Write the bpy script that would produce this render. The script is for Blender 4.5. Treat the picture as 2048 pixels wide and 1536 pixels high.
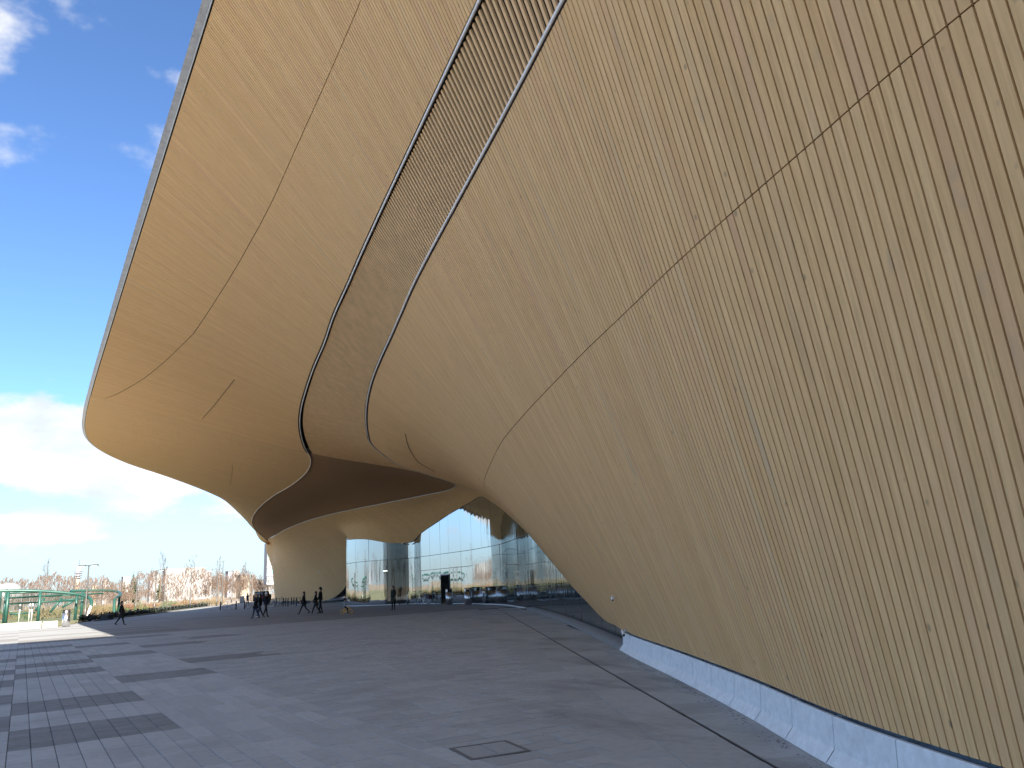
import bpy, math, random
import numpy as np
from mathutils import Vector, Matrix
for o in list(bpy.data.objects): bpy.data.objects.remove(o, do_unlink=True)
SC = bpy.context.scene
COL = SC.collection
R = math.radians
random.seed(7); rng = np.random.default_rng(7)
# World axes: X = across the plaza towards the building, Y = along the canopy edge (away), Z = up.
# ---------------------------------------------------------------- camera
EYE = 1.65; AZ, PITCH, ROLL = R(32.3), R(14.3), R(3.1); FPX = 1538.0
fwd = Vector((math.sin(AZ)*math.cos(PITCH), math.cos(AZ)*math.cos(PITCH), math.sin(PITCH)))
rgt0 = Vector((math.cos(AZ), -math.sin(AZ), 0)); up0 = rgt0.cross(fwd)
rgt = rgt0*math.cos(ROLL) - up0*math.sin(ROLL); upv = up0*math.cos(ROLL) + rgt0*math.sin(ROLL)
cam = bpy.data.cameras.new('camera'); camo = bpy.data.objects.new('camera', cam); COL.objects.link(camo)
cam.sensor_width = 36; cam.lens = 36*FPX/2048; cam.clip_start = .05; cam.clip_end = 9000
mw = Matrix((( rgt.x, upv.x, -fwd.x, 0), (rgt.y, upv.y, -fwd.y, 0), (rgt.z, upv.z, -fwd.z, EYE), (0, 0, 0, 1)))
camo.matrix_world = mw; SC.camera = camo
def ray(x, y):
    d = fwd*FPX + rgt*(x-1024) - upv*(y-768); return d.normalized()
def onz(x, y, z=0.):
    d = ray(x, y); t = (z-EYE)/d.z; return Vector((d.x*t, d.y*t, z))
def atd(x, y, Y):
    d = ray(x, y); t = Y/d.y; return Vector((d.x*t, Y, EYE+d.z*t))
# ---------------------------------------------------------------- sun and sky
SUN_EL = R(30.0); SUN_DX = -.085
sdir = Vector((SUN_DX, -1, 0)).normalized()*math.cos(SUN_EL) + Vector((0, 0, math.sin(SUN_EL)))
sl = bpy.data.lights.new('sun', 'SUN'); sl.energy = 4.2; sl.angle = R(.53); sl.color = (1, .925, .81)
so = bpy.data.objects.new('sun', sl); COL.objects.link(so)
so.rotation_euler = sdir.to_track_quat('Z', 'Y').to_euler()
W = bpy.data.worlds.new('World'); SC.world = W; W.use_nodes = True
nt = W.node_tree; nt.nodes.clear()
def N(nt, t, **k):
    n = nt.nodes.new(t)
    for a, b in k.items(): setattr(n, a, b)
    return n
def LK(nt, a, b): nt.links.new(a, b)
def MATH(nt, op, a, b=None, c=None, clamp=False):
    n = N(nt, 'ShaderNodeMath', operation=op, use_clamp=clamp)
    for i, v in enumerate((a, b, c)):
        if v is None: continue
        if isinstance(v, (int, float)): n.inputs[i].default_value = v
        else: LK(nt, v, n.inputs[i])
    return n.outputs[0]
sky = N(nt, 'ShaderNodeTexSky', sky_type='NISHITA', sun_disc=False, sun_elevation=SUN_EL, sun_rotation=math.atan2(sdir.x, sdir.y),
        altitude=0, air_density=.8, dust_density=0, ozone_density=5)
tc = N(nt, 'ShaderNodeTexCoord'); sep = N(nt, 'ShaderNodeSeparateXYZ'); LK(nt, tc.outputs['Generated'], sep.inputs[0])
el = MATH(nt, 'ARCSINE', sep.outputs[2]); az = MATH(nt, 'ARCTAN2', sep.outputs[0], sep.outputs[1])
def cloud_noise(scale, sx, sy, ox, oy, detail=9, rough=.58):
    c = N(nt, 'ShaderNodeCombineXYZ')
    LK(nt, MATH(nt, 'MULTIPLY_ADD', az, sx, ox), c.inputs[0]); LK(nt, MATH(nt, 'MULTIPLY_ADD', el, sy, oy), c.inputs[1])
    n = N(nt, 'ShaderNodeTexNoise'); n.inputs['Scale'].default_value = scale; n.inputs['Detail'].default_value = detail
    n.inputs['Roughness'].default_value = rough; LK(nt, c.outputs[0], n.inputs['Vector']); return n.outputs[0]
CLOUD_HI = -.30; CO = 3.3
dens = cloud_noise(1.0, 5.0, 11.0, CO, 1.7)
band = N(nt, 'ShaderNodeMapRange', interpolation_type='SMOOTHSTEP'); LK(nt, el, band.inputs[0])
for i, v in zip((1, 2, 3, 4), (R(9), R(22), 0.0, CLOUD_HI)): band.inputs[i].default_value = v
tot = MATH(nt, 'ADD', dens, band.outputs[0])
# cumulus banks and thin streets low over the horizon: (pixel x, pixel y, radius azimuth, radius elevation, weight)
for (px, py, ra, re, wgt) in [(40, 868, 6.5, 1.9, .30), (190, 930, 5, 1.4, .21), (330, 982, 4.5, 1.1, .17), (255, 1015, 2.6, .6, .12), (60, 1052, 8, .8, .22), (250, 1076, 5, .5, .15), (430, 1030, 3.5, .9, .10), (-220, 890, 8, 1.8, .25), (-350, 1040, 8, 1.2, .2)]:
    d = ray(px, py); a0 = math.atan2(d.x, d.y); e0 = math.asin(d.z)
    da = MATH(nt, 'DIVIDE', MATH(nt, 'SUBTRACT', az, a0), R(ra)); de = MATH(nt, 'DIVIDE', MATH(nt, 'SUBTRACT', el, e0), R(re))
    r2 = MATH(nt, 'ADD', MATH(nt, 'MULTIPLY', da, da), MATH(nt, 'MULTIPLY', de, de))
    tot = MATH(nt, 'ADD', tot, MATH(nt, 'MULTIPLY', MATH(nt, 'EXPONENT', MATH(nt, 'MULTIPLY', r2, -1.0)), wgt))
cov = N(nt, 'ShaderNodeMapRange', interpolation_type='SMOOTHSTEP'); LK(nt, tot, cov.inputs[0])
for i, v in zip((1, 2, 3, 4), (.56, .69, 0.0, .95)): cov.inputs[i].default_value = v
# cumulus added, mostly out of view, to brighten the timber; offset clears the view
CH = 35.5
hi = cloud_noise(1.0, 2.4, 3.8, CH, 6.15, 7, .55)
hic = N(nt, 'ShaderNodeMapRange', interpolation_type='SMOOTHSTEP'); LK(nt, hi, hic.inputs[0])
for i, v in zip((1, 2, 3, 4), (.485, .59, 0.0, .92)): hic.inputs[i].default_value = v
hie = N(nt, 'ShaderNodeMapRange', interpolation_type='SMOOTHSTEP'); LK(nt, el, hie.inputs[0])
for i, v in zip((1, 2, 3, 4), (R(12), R(22), 0.0, 1.0)): hie.inputs[i].default_value = v
COVER = MATH(nt, 'MAXIMUM', cov.outputs[0], MATH(nt, 'MULTIPLY', hic.outputs[0], hie.outputs[0]))
shade = cloud_noise(1.0, 5.0, 11.0, CO, 2.0)
cr = N(nt, 'ShaderNodeValToRGB'); LK(nt, shade, cr.inputs[0])
cr.color_ramp.elements[0].position = .44; cr.color_ramp.elements[0].color = (1.0, .98, .95, 1)
cr.color_ramp.elements[1].position = .66; cr.color_ramp.elements[1].color = (.68, .74, .84, 1)
SKY_K, CLOUD_K, HAZE_K = .054, .25, .145
tint = N(nt, 'ShaderNodeMix', data_type='RGBA', blend_type='MULTIPLY'); tint.inputs[0].default_value = 1; LK(nt, sky.outputs[0], tint.inputs[6]); tint.inputs[7].default_value = (.88, .94, 1.0, 1)
bg1 = N(nt, 'ShaderNodeBackground'); LK(nt, tint.outputs[2], bg1.inputs[0]); bg1.inputs[1].default_value = SKY_K
bg2 = N(nt, 'ShaderNodeBackground'); LK(nt, cr.outputs[0], bg2.inputs[0]); bg2.inputs[1].default_value = CLOUD_K
mx = N(nt, 'ShaderNodeMixShader'); LK(nt, COVER, mx.inputs[0]); LK(nt, bg2.outputs[0], mx.inputs[2])
# pale haze lying along the whole horizon
hz = N(nt, 'ShaderNodeMapRange', interpolation_type='SMOOTHSTEP'); LK(nt, el, hz.inputs[0])
for i, v in zip((1, 2, 3, 4), (R(-1.5), R(10), .92, 0.0)): hz.inputs[i].default_value = v
bg3 = N(nt, 'ShaderNodeBackground'); bg3.inputs[0].default_value = (.76, .87, .94, 1); bg3.inputs[1].default_value = HAZE_K
mh_ = N(nt, 'ShaderNodeMixShader'); cs = MATH(nt, 'COSINE', MATH(nt, 'SUBTRACT', az, math.atan2(sdir.x, sdir.y)))     # towards the sun the clear-sky model takes over
sunw = N(nt, 'ShaderNodeMapRange', interpolation_type='SMOOTHSTEP'); LK(nt, cs, sunw.inputs[0])
for i, v in zip((1, 2, 3, 4), (-.1, .9, 1.0, .25)): sunw.inputs[i].default_value = v
LK(nt, MATH(nt, 'MULTIPLY', hz.outputs[0], sunw.outputs[0]), mh_.inputs[0]); LK(nt, bg1.outputs[0], mh_.inputs[1]); LK(nt, bg3.outputs[0], mh_.inputs[2]); LK(nt, mh_.outputs[0], mx.inputs[1])
wo = N(nt, 'ShaderNodeOutputWorld'); LK(nt, mx.outputs[0], wo.inputs[0])
vs = SC.view_settings; vs.view_transform = 'Standard'; vs.look = 'None'; vs.gamma = 1; vs.use_curve_mapping = False
vs.exposure = 2.35
SC.render.engine = 'CYCLES'
SC.cycles.max_bounces = 8; SC.cycles.diffuse_bounces = 5; SC.cycles.glossy_bounces = 4; SC.cycles.transparent_max_bounces = 12
# ---------------------------------------------------------------- materials
MATS = {}
def newmat(name):
    m = bpy.data.materials.new(name); m.use_nodes = True; t = m.node_tree; t.nodes.clear()
    o = N(t, 'ShaderNodeOutputMaterial'); b = N(t, 'ShaderNodeBsdfPrincipled'); LK(t, b.outputs[0], o.inputs[0]); MATS[name] = m
    return m, t, b, o
def mixcol(t, f, a, b, op='MIX'):
    n = N(t, 'ShaderNodeMix', data_type='RGBA', blend_type=op)
    for i, v in ((0, f), (6, a), (7, b)):
        if isinstance(v, (int, float)): n.inputs[i].default_value = v
        elif isinstance(v, tuple): n.inputs[i].default_value = (*v, 1)
        else: LK(t, v, n.inputs[i])
    return n.outputs[2]
def noise(t, vec, scale, detail=4, rough=.55, out=0):
    n = N(t, 'ShaderNodeTexNoise'); n.inputs['Scale'].default_value = scale; n.inputs['Detail'].default_value = detail
    n.inputs['Roughness'].default_value = rough
    if vec is not None: LK(t, vec, n.inputs['Vector'])
    return n.outputs[out]
def ramp(t, f, lo, hi, a=0., b=1.):
    n = N(t, 'ShaderNodeMapRange'); n.clamp = True; LK(t, f, n.inputs[0])
    for i, v in zip((1, 2, 3, 4), (lo, hi, a, b)): n.inputs[i].default_value = v
    return n.outputs[0]
def attr(t, name): n = N(t, 'ShaderNodeAttribute', attribute_name=name); return n
def bump(t, b, h, strength=.3, dist=.01):
    n = N(t, 'ShaderNodeBump'); n.inputs['Strength'].default_value = strength; n.inputs['Distance'].default_value = dist
    LK(t, h, n.inputs['Height']); LK(t, n.outputs[0], b.inputs['Normal'])
def simple(name, col, rough=.6, metal=0., var=.15, scale=6., spec=.5, obj=True):
    m, t, b, o = newmat(name); c = N(t, 'ShaderNodeTexCoord')
    f = noise(t, c.outputs['Object'], scale, 5, .6)
    d = tuple(max(0, x*(1-var)) for x in col); l = tuple(min(1, x*(1+var)) for x in col)
    LK(t, mixcol(t, ramp(t, f, .3, .7), d, l), b.inputs['Base Color'])
    b.inputs['Roughness'].default_value = rough; b.inputs['Metallic'].default_value = metal
    b.inputs['Specular IOR Level'].default_value = spec
    return m
def wood(name, far=False):
    m, t, b, o = newmat(name)
    uv = N(t, 'ShaderNodeUVMap', uv_map='UVMap'); s = N(t, 'ShaderNodeSeparateXYZ'); LK(t, uv.outputs[0], s.inputs[0])
    if far:
        fl = MATH(t, 'FLOOR', s.outputs[0]); wn = N(t, 'ShaderNodeTexWhiteNoise', noise_dimensions='1D'); LK(t, fl, wn.inputs['W']); rnd = wn.outputs[0]
        wn2 = N(t, 'ShaderNodeTexWhiteNoise', noise_dimensions='1D'); LK(t, MATH(t, 'FLOOR', MATH(t, 'DIVIDE', s.outputs[0], 7.3)), wn2.inputs['W'])
        rnd = MATH(t, 'ADD', MATH(t, 'MULTIPLY', rnd, .6), MATH(t, 'MULTIPLY', wn2.outputs[0], .4))
    else:
        rnd = attr(t, 'rnd').outputs['Fac']
    # grain coordinates: across the board, along the board, board number
    g = N(t, 'ShaderNodeCombineXYZ'); LK(t, MATH(t, 'MULTIPLY', s.outputs[0], 1.0 if far else 14.), g.inputs[0])
    LK(t, MATH(t, 'MULTIPLY', s.outputs[1], .7), g.inputs[1]); LK(t, MATH(t, 'MULTIPLY', rnd, 37.), g.inputs[2])
    gr = noise(t, g.outputs[0], 3.0, 6, .6)
    c1 = mixcol(t, rnd, (.77, .485, .22), (.84, .55, .265))
    c2 = mixcol(t, ramp(t, gr, .3, .75), (.83, .80, .76), (1.07, 1.06, 1.04))
    c = mixcol(t, 1.0, c1, c2, 'MULTIPLY')
    # rosy and bleached boards
    wn3 = N(t, 'ShaderNodeTexWhiteNoise', noise_dimensions='1D'); LK(t, MATH(t, 'MULTIPLY', rnd, 913.), wn3.inputs['W'])
    lg = N(t, 'ShaderNodeCombineXYZ'); LK(t, MATH(t, 'MULTIPLY', s.outputs[1], .22), lg.inputs[0]); LK(t, MATH(t, 'MULTIPLY', rnd, 91.), lg.inputs[1])
    ln = noise(t, lg.outputs[0], 1.6, 3, .5)
    c = mixcol(t, MATH(t, 'MULTIPLY', ramp(t, wn3.outputs[0], .55, 1.0), ramp(t, ln, .42, .72)), c, (.70, .40, .22))
    c = mixcol(t, MATH(t, 'MULTIPLY', ramp(t, wn3.outputs[0], .40, .0), ramp(t, ln, .50, .75, 0, .7)), c, (.60, .44, .27))
    # knots and scuffs
    k = N(t, 'ShaderNodeCombineXYZ')
    LK(t, MATH(t, 'MULTIPLY', s.outputs[0], .12 if far else 1.6), k.inputs[0]); LK(t, s.outputs[1], k.inputs[1]); LK(t, MATH(t, 'MULTIPLY', rnd, 57.), k.inputs[2])
    vo = N(t, 'ShaderNodeTexVoronoi'); vo.inputs['Scale'].default_value = 2.3; LK(t, k.outputs[0], vo.inputs['Vector'])
    kk = ramp(t, vo.outputs['Distance'], .035, .085, .62, 0)
    c = mixcol(t, kk, c, (.24, .17, .115))
    kn = ramp(t, noise(t, k.outputs[0], 1.25, 3, .7), .64, .76, 0, .32)
    c = mixcol(t, kn, c, (.34, .29, .24))
    if far:
        fr = MATH(t, 'FRACT', s.outputs[0]); gap = MATH(t, 'LESS_THAN', fr, .13)
        c = mixcol(t, gap, c, (.07, .04, .018))
    LK(t, c, b.inputs['Base Color']); b.inputs['Roughness'].default_value = .72; b.inputs['Specular IOR Level'].default_value = .25
    if not far: bump(t, b, gr, .12, .004)
    return m
wood('wood_board'); wood('wood_far', True)
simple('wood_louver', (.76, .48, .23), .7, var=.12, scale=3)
simple('backing_brown', (.055, .024, .008), .9, var=.2)
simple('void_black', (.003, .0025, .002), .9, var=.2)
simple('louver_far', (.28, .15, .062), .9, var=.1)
simple('louver_back', (.055, .036, .02), .95, var=.2)
simple('rim_metal', (.93, .92, .90), .25, .0, .04)
simple('edge_metal', (.78, .82, .84), .35, 0, .04)
simple('steel', (.60, .60, .60), .28, 1.0, .08)
simple('dark_metal', (.035, .036, .04), .5, .3)
simple('dark_frame', (.018, .022, .026), .45, .2)
simple('white_sill', (.72, .74, .74), .5)
simple('interior_wall', (.085, .09, .10), .8, var=.3, scale=.4)
simple('interior_floor', (.10, .10, .10), .5, var=.2, scale=.5)
simple('upper_white', (.72, .73, .74), .6)
simple('stone_pale', (.42, .39, .34), .85, var=.12)
simple('rubber', (.014, .014, .015), .8)
def concrete(name, col, sc=9., v=.16):
    m, t, b, o = newmat(name); c = N(t, 'ShaderNodeTexCoord')
    f = noise(t, c.outputs['Object'], sc, 8, .7); f2 = noise(t, c.outputs['Object'], sc*.18, 4, .6); f3 = noise(t, c.outputs['Object'], sc*14, 3, .6)
    a = mixcol(t, ramp(t, f, .32, .7), tuple(x*(1-v) for x in col), tuple(x*(1+v*.6) for x in col))
    a = mixcol(t, ramp(t, f2, .5, .8, 0, .22), a, tuple(x*.7 for x in col))
    a = mixcol(t, ramp(t, f3, .62, .74, 0, .25), a, tuple(x*.62 for x in col))
    LK(t, a, b.inputs['Base Color']); b.inputs['Roughness'].default_value = .85; bump(t, b, f3, .15, .003); return m
concrete('plinth_concrete', (.74, .79, .81)); concrete('kerb_concrete', (.22, .225, .225)); concrete('wall_concrete', (.42, .40, .36))
def paving(name, col, dark, procedural=False):
    m, t, b, o = newmat(name); c = N(t, 'ShaderNodeTexCoord'); P = c.outputs['Object']
    g = N(t, 'ShaderNodeNewGeometry'); P = g.outputs['Position']
    rnd = attr(t, 'rnd').outputs['Fac']
    a = mixcol(t, rnd, tuple(x*.89 for x in col), tuple(x*1.09 for x in col))
    fine = noise(t, P, 170, 3, .7); mid = noise(t, P, 9, 6, .65); big = noise(t, P, .55, 5, .6)
    a = mixcol(t, ramp(t, fine, .40, .62), a, mixcol(t, 1., a, (1.16, 1.16, 1.16), 'MULTIPLY'))
    a = mixcol(t, ramp(t, fine, .35, .22, 0, .6), a, dark)
    a = mixcol(t, ramp(t, mid, .48, .72, 0, .40), a, tuple(x*.62 for x in col))
    a = mixcol(t, ramp(t, big, .52, .70, 0, .5), a, tuple(x*.60 for x in col))
    sp = N(t, 'ShaderNodeTexVoronoi'); sp.inputs['Scale'].default_value = 4.2; LK(t, P, sp.inputs['Vector'])
    a = mixcol(t, ramp(t, sp.outputs['Distance'], .035, .055, .8, 0), a, dark)
    # damp, rusty-dark marks drawn out along the building line
    mp = N(t, 'ShaderNodeMapping'); LK(t, P, mp.inputs['Vector']); mp.inputs['Rotation'].default_value = (0, 0, R(27.3)); mp.inputs['Scale'].default_value = (.85, .28, 1)
    st = noise(t, mp.outputs[0], 1.0, 6, .62)
    sx = N(t, 'ShaderNodeSeparateXYZ'); LK(t, P, sx.inputs[0])
    off = MATH(t, 'SUBTRACT', sx.outputs[0], MATH(t, 'MULTIPLY_ADD', sx.outputs[1], .517, 2.98))   # metres to the right of the drain slot
    near = ramp(t, off, -3.2, .2, 0, 1)
    a = mixcol(t, MATH(t, 'MULTIPLY', ramp(t, st, .54, .72, 0, .6), near), a, (.050, .043, .042))
    LK(t, a, b.inputs['Base Color']); b.inputs['Roughness'].default_value = .82
    bump(t, b, fine, .2, .002); return m
paving('slab_light', (.365, .385, .39), (.10, .10, .10)); paving('slab_dark', (.195, .205, .205), (.05, .05, .05)); paving('slab_mid', (.335, .355, .36), (.085, .085, .085))
simple('joint', (.035, .034, .034), .95)
# ---------------------------------------------------------------- mesh helpers
def link(o, parent=None):
    COL.objects.link(o)
    if parent is not None: o.parent = parent
    return o
def tag(o, label=None, cat=None, group=None, kind=None):
    if label: o['label'] = label
    if cat: o['category'] = cat
    if group: o['group'] = group
    if kind: o['kind'] = kind
    return o
def empty(name, loc=(0, 0, 0), rz=0., label=None, cat=None, group=None):
    o = bpy.data.objects.new(name, None); o.empty_display_size = .2; o.location = loc; o.rotation_euler = (0, 0, rz); COL.objects.link(o)
    return tag(o, label, cat, group)
class MB:
    def __init__(s): s.v = []; s.f = []; s.m = []
    def add(s, vs, fs, mi=0):
        k = len(s.v); s.v += [tuple(p) for p in vs]; s.f += [tuple(i+k for i in f) for f in fs]; s.m += [mi]*len(fs); return s
    def box(s, c, d, rz=0., mi=0, taper=1.):
        x, y, z = (q/2 for q in d); ca, sa = math.cos(rz), math.sin(rz); vs = []
        for dz in (-z, z):
            k = taper if dz > 0 else 1
            for a, b in ((-x, -y), (x, -y), (x, y), (-x, y)):
                a *= k; b *= k; vs.append((c[0]+a*ca-b*sa, c[1]+a*sa+b*ca, c[2]+dz))
        return s.add(vs, [(3, 2, 1, 0), (4, 5, 6, 7), (0, 1, 5, 4), (1, 2, 6, 5), (2, 3, 7, 6), (3, 0, 4, 7)], mi)
    def tube(s, pts, r, n=8, mi=0, cap=True):
        pts = [Vector(p) for p in pts]; rs = r if isinstance(r, (list, tuple)) else [r]*len(pts); vs = []; fs = []
        prev = None
        for i, p in enumerate(pts):
            d = (pts[min(i+1, len(pts)-1)]-pts[max(i-1, 0)])
            d = d.normalized() if d.length > 1e-9 else Vector((0, 0, 1))
            if prev is None: a = d.orthogonal().normalized()
            else:
                a = prev - d*prev.dot(d); a = a.normalized() if a.length > 1e-6 else d.orthogonal().normalized()
            prev = a; b = d.cross(a)
            for k in range(n):
                q = 2*math.pi*k/n; vs.append(p+(a*math.cos(q)+b*math.sin(q))*rs[i])
        for i in range(len(pts)-1):
            for k in range(n): fs.append((i*n+k, i*n+(k+1) % n, (i+1)*n+(k+1) % n, (i+1)*n+k))
        if cap: fs += [tuple(range(n-1, -1, -1)), tuple((len(pts)-1)*n+k for k in range(n))]
        return s.add(vs, fs, mi)
    def lathe(s, prof, c=(0, 0, 0), n=20, mi=0, sx=1., sy=1.):
        vs = []; fs = []
        for r, z in prof:
            for k in range(n):
                q = 2*math.pi*k/n; vs.append((c[0]+r*sx*math.cos(q), c[1]+r*sy*math.sin(q), c[2]+z))
        for i in range(len(prof)-1):
            for k in range(n): fs.append((i*n+k, i*n+(k+1) % n, (i+1)*n+(k+1) % n, (i+1)*n+k))
        fs += [tuple(range(n-1, -1, -1)), tuple((len(prof)-1)*n+k for k in range(n))]
        return s.add(vs, fs, mi)
    def ell(s, c, r, nu=14, nv=9, mi=0, z0=-1., z1=1.):
        prof = []
        for j in range(nv+1):
            a = math.asin(z0)+(math.asin(z1)-math.asin(z0))*j/nv; prof.append((max(math.cos(a), .02)*1., math.sin(a)*r[2]))
        return s.lathe(prof, c, nu, mi, r[0], r[1])
    def torus(s, c, ax, Rr, r, n=28, k=6, mi=0):
        ax = Vector(ax).normalized(); a = ax.orthogonal().normalized(); b = ax.cross(a); c = Vector(c); vs = []; fs = []
        for i in range(n):
            q = 2*math.pi*i/n; d = a*math.cos(q)+b*math.sin(q)
            for j in range(k):
                w = 2*math.pi*j/k; vs.append(c+d*(Rr+r*math.cos(w))+ax*r*math.sin(w))
        for i in range(n):
            for j in range(k): fs.append((i*k+j, ((i+1) % n)*k+j, ((i+1) % n)*k+(j+1) % k, i*k+(j+1) % k))
        return s.add(vs, fs, mi)
    def mesh(s, name, mats, smooth=False):
        me = bpy.data.meshes.new(name); me.from_pydata(s.v, [], s.f)
        for m in (mats if isinstance(mats, (list, tuple)) else [mats]): me.materials.append(MATS[m] if isinstance(m, str) else m)
        if isinstance(mats, (list, tuple)) and len(mats) > 1: me.polygons.foreach_set('material_index', s.m)
        if smooth: me.polygons.foreach_set('use_smooth', [True]*len(me.polygons))
        me.update(); return me
    def build(s, name, mats, parent=None, smooth=False):
        return link(bpy.data.objects.new(name, s.mesh(name, mats, smooth)), parent)
def copy_tree(o, parent=None):
    c = o.copy(); COL.objects.link(c); c.parent = parent
    for ch in [x for x in bpy.data.objects if x.parent == o]: copy_tree(ch, c)
    return c
def npmesh(name, V, F, mat, uv=None, rnd=None, smooth=False):
    """V (n,3), F (m,4) arrays; uv per vertex; rnd per vertex."""
    me = bpy.data.meshes.new(name); V = np.ascontiguousarray(V, np.float32); F = np.ascontiguousarray(F, np.int32)
    me.vertices.add(len(V)); me.vertices.foreach_set('co', V.ravel())
    me.loops.add(F.size); me.loops.foreach_set('vertex_index', F.ravel())
    me.polygons.add(len(F)); me.polygons.foreach_set('loop_start', np.arange(0, F.size, F.shape[1], dtype=np.int32))
    me.materials.append(MATS[mat])
    me.polygons.foreach_set('use_smooth', np.full(len(F), bool(smooth)))
    me.update(calc_edges=True)
    if uv is not None:
        l = me.uv_layers.new(name='UVMap'); l.data.foreach_set('uv', np.ascontiguousarray(uv[F.ravel()], np.float32).ravel())
    if rnd is not None:
        a = me.attributes.new('rnd', 'FLOAT', 'POINT'); a.data.foreach_set('value', np.ascontiguousarray(rnd, np.float32))
    me.validate(); return me
# ---------------------------------------------------------------- the timber surface: control rows (along, across, height)
T_P=[(-60,3,0.4),(-12,3,0.4),(-4,3.25,0.4),(0,3.95,0.4),(2.88,5.12,0.4),(4.07,5.7,0.4),(6.75,7.33,0.4),(9.5,8.93,0.4),(13.22,11.02,0.4),(14.6,11.85,0.41),(15.6,12.5,0.42),(17.51,13.7,0.42),(20.46,15.38,0.79),(24.32,17.53,1.34),(29.02,20.05,2.21),(33.95,22.59,3.25),(38.95,24.93,4.49),(43.92,27,5.78),(47.6,28.46,6.73),(50.1,29.21,7.45),(52.21,29.69,8.07),(55.29,30.25,7.95),(58.57,30.57,7.6),(61.63,30.66,7.12),(65.66,30.58,6.4),(68.8,30.21,5.62),(70.3,29.57,5.73),(72.86,28.8,6.26),(76.68,28.53,6.53),(82.5,29.45,6.55),(86,31.2,5.2),(90,32.6,3.5),(95,34,2),(100,34.7,0.95),(104,34.9,0.45),(115,34.95,0.4),(130,35,0.4),(150,41.2,0.4),(170,47.2,0.4)]
T_M=[(-60,2.95,4.3),(-12,2.95,4.3),(-4,3.2,4.35),(0,3.72,4.45),(2,4.3,4.62),(3,4.52,4.56),(4,4.72,4.48),(5,5.04,4.48),(6,5.45,4.53),(8,6.27,4.64),(10,7.05,4.68),(12,7.84,4.71),(15,9.14,4.79),(18,10.6,4.85),(21.5,12.37,4.91),(26,14.9,5.33),(31,17.81,5.81),(37,21.4,6.37),(44,25.62,6.97),(49,28.3,7.6),(52.2,28.8,8.5),(55,29.4,8.5),(58.6,29.4,8.35),(65,29.2,8),(72,27.9,7.85),(82,27.9,8.05),(94,30.8,6.2),(104,32.3,5.5),(115,33.3,5.2),(130,34.4,5.2),(150,40.4,5),(170,46.4,5)]
T_L2=[(-60,2.9,7.3),(-12,2.9,7.3),(-4,3.1,7.3),(0,3.5,7.36),(2.9,3.85,7.41),(4.07,3.99,7.43),(6.66,4.6,7.5),(7.7,4.88,7.56),(9.68,5.39,7.66),(14.51,6.67,7.91),(15.98,7.11,8),(18.05,7.72,8.11),(20.58,8.44,8.23),(23.73,9.4,8.38),(27.75,10.78,8.51),(33.08,12.89,8.58),(36.02,14.22,8.64),(38.33,15.64,8.65),(42.84,18.76,8.76),(46.5,22.15,8.82),(49.46,25.25,8.85),(52.3,27.46,8.93),(55,28.37,8.94),(58.5,27.82,8.91),(65,27.19,9),(72,26.23,9.05),(82,25.96,9.17),(94,26.71,9.21),(109,29.05,9.41),(130,33.38,10),(150,39.3,9.9),(170,45.1,9.9)]
T_L1=[(-60,2.8,8.5),(-12,2.8,8.5),(-4,2.95,8.52),(0,3.25,8.55),(2.9,3.5,8.57),(4.07,3.68,8.6),(7.54,4.33,8.68),(9.6,4.75,8.8),(14.51,5.76,9.11),(15.98,6.07,9.2),(18.05,6.52,9.33),(20.58,7.03,9.43),(23.73,7.78,9.6),(27.75,8.68,9.88),(33.08,9.96,10.21),(36.02,10.7,10.39),(41.15,12.13,10.5),(47.65,14.36,10.53),(52.67,16.34,10.53),(57.04,17.48,10.5),(63.64,18.43,10.45),(73.04,19.06,10.4),(86.34,20.8,10.35),(97,22.93,10.4),(113,27.23,10.44),(130,33.14,10.05),(150,39.2,10),(170,45,10)]
T_E=[(-60,2.3),(-20,2.3),(0,2.3),(20,2.3),(36,2.33),(48,2.38),(56,2.5),(61,2.75),(65,3.25),(69,4.25),(75,6.67),(81.6,10.4),(89,15.2),(102,20.8),(131,30.7),(150,36.5),(170,42.5)]
T_G=[(13.2,11.3),(15.62,12.68),(20.86,15.65),(26,18.5),(31.7,21.48),(36.5,23.9),(41.9,26.2),(48.8,28.9),(52.5,29.8),(56,30.4),(61,30.7),(66,30.6),(69.3,30.1),(71,29.3),(74,28.7),(78,28.65),(82,29.4),(88,32.2),(96,34.9),(105,36.6),(115,37.8),(130,40)]
def herm(xs, ys, x):
    xs = np.asarray(xs, float); ys = np.asarray(ys, float); x = np.asarray(x, float)
    two = ys.ndim > 1; h = np.diff(xs); hh = h[:, None] if two else h; d = np.diff(ys, axis=0)/hh
    m = np.zeros_like(ys); m[1:-1] = (d[:-1]*hh[1:]+d[1:]*hh[:-1])/(hh[1:]+hh[:-1]); m[0] = d[0]; m[-1] = d[-1]
    i = np.clip(np.searchsorted(xs, x)-1, 0, len(xs)-2); t = (x-xs[i])/h[i]; H = h[i]
    if two: t = t[..., None]; H = H[..., None]
    return (2*t**3-3*t**2+1)*ys[i]+(t**3-2*t**2+t)*H*m[i]+(-2*t**3+3*t**2)*ys[i+1]+(t**3-t**2)*H*m[i+1]
A_ = {k: np.array(v, float) for k, v in (('P', T_P), ('M', T_M), ('L2', T_L2), ('L1', T_L1), ('E', T_E), ('G', T_G))}
ZE = 13.5
def rows(u):
    u = np.asarray(u, float); f = lambda k: herm(A_[k][:, 0], A_[k][:, 1:], u)
    return np.stack([f('P'), f('M'), f('L2'), f('L1'), np.stack([herm(A_['E'][:, 0], A_['E'][:, 1], u), np.full(u.shape, ZE)], -1)], 0)
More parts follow.
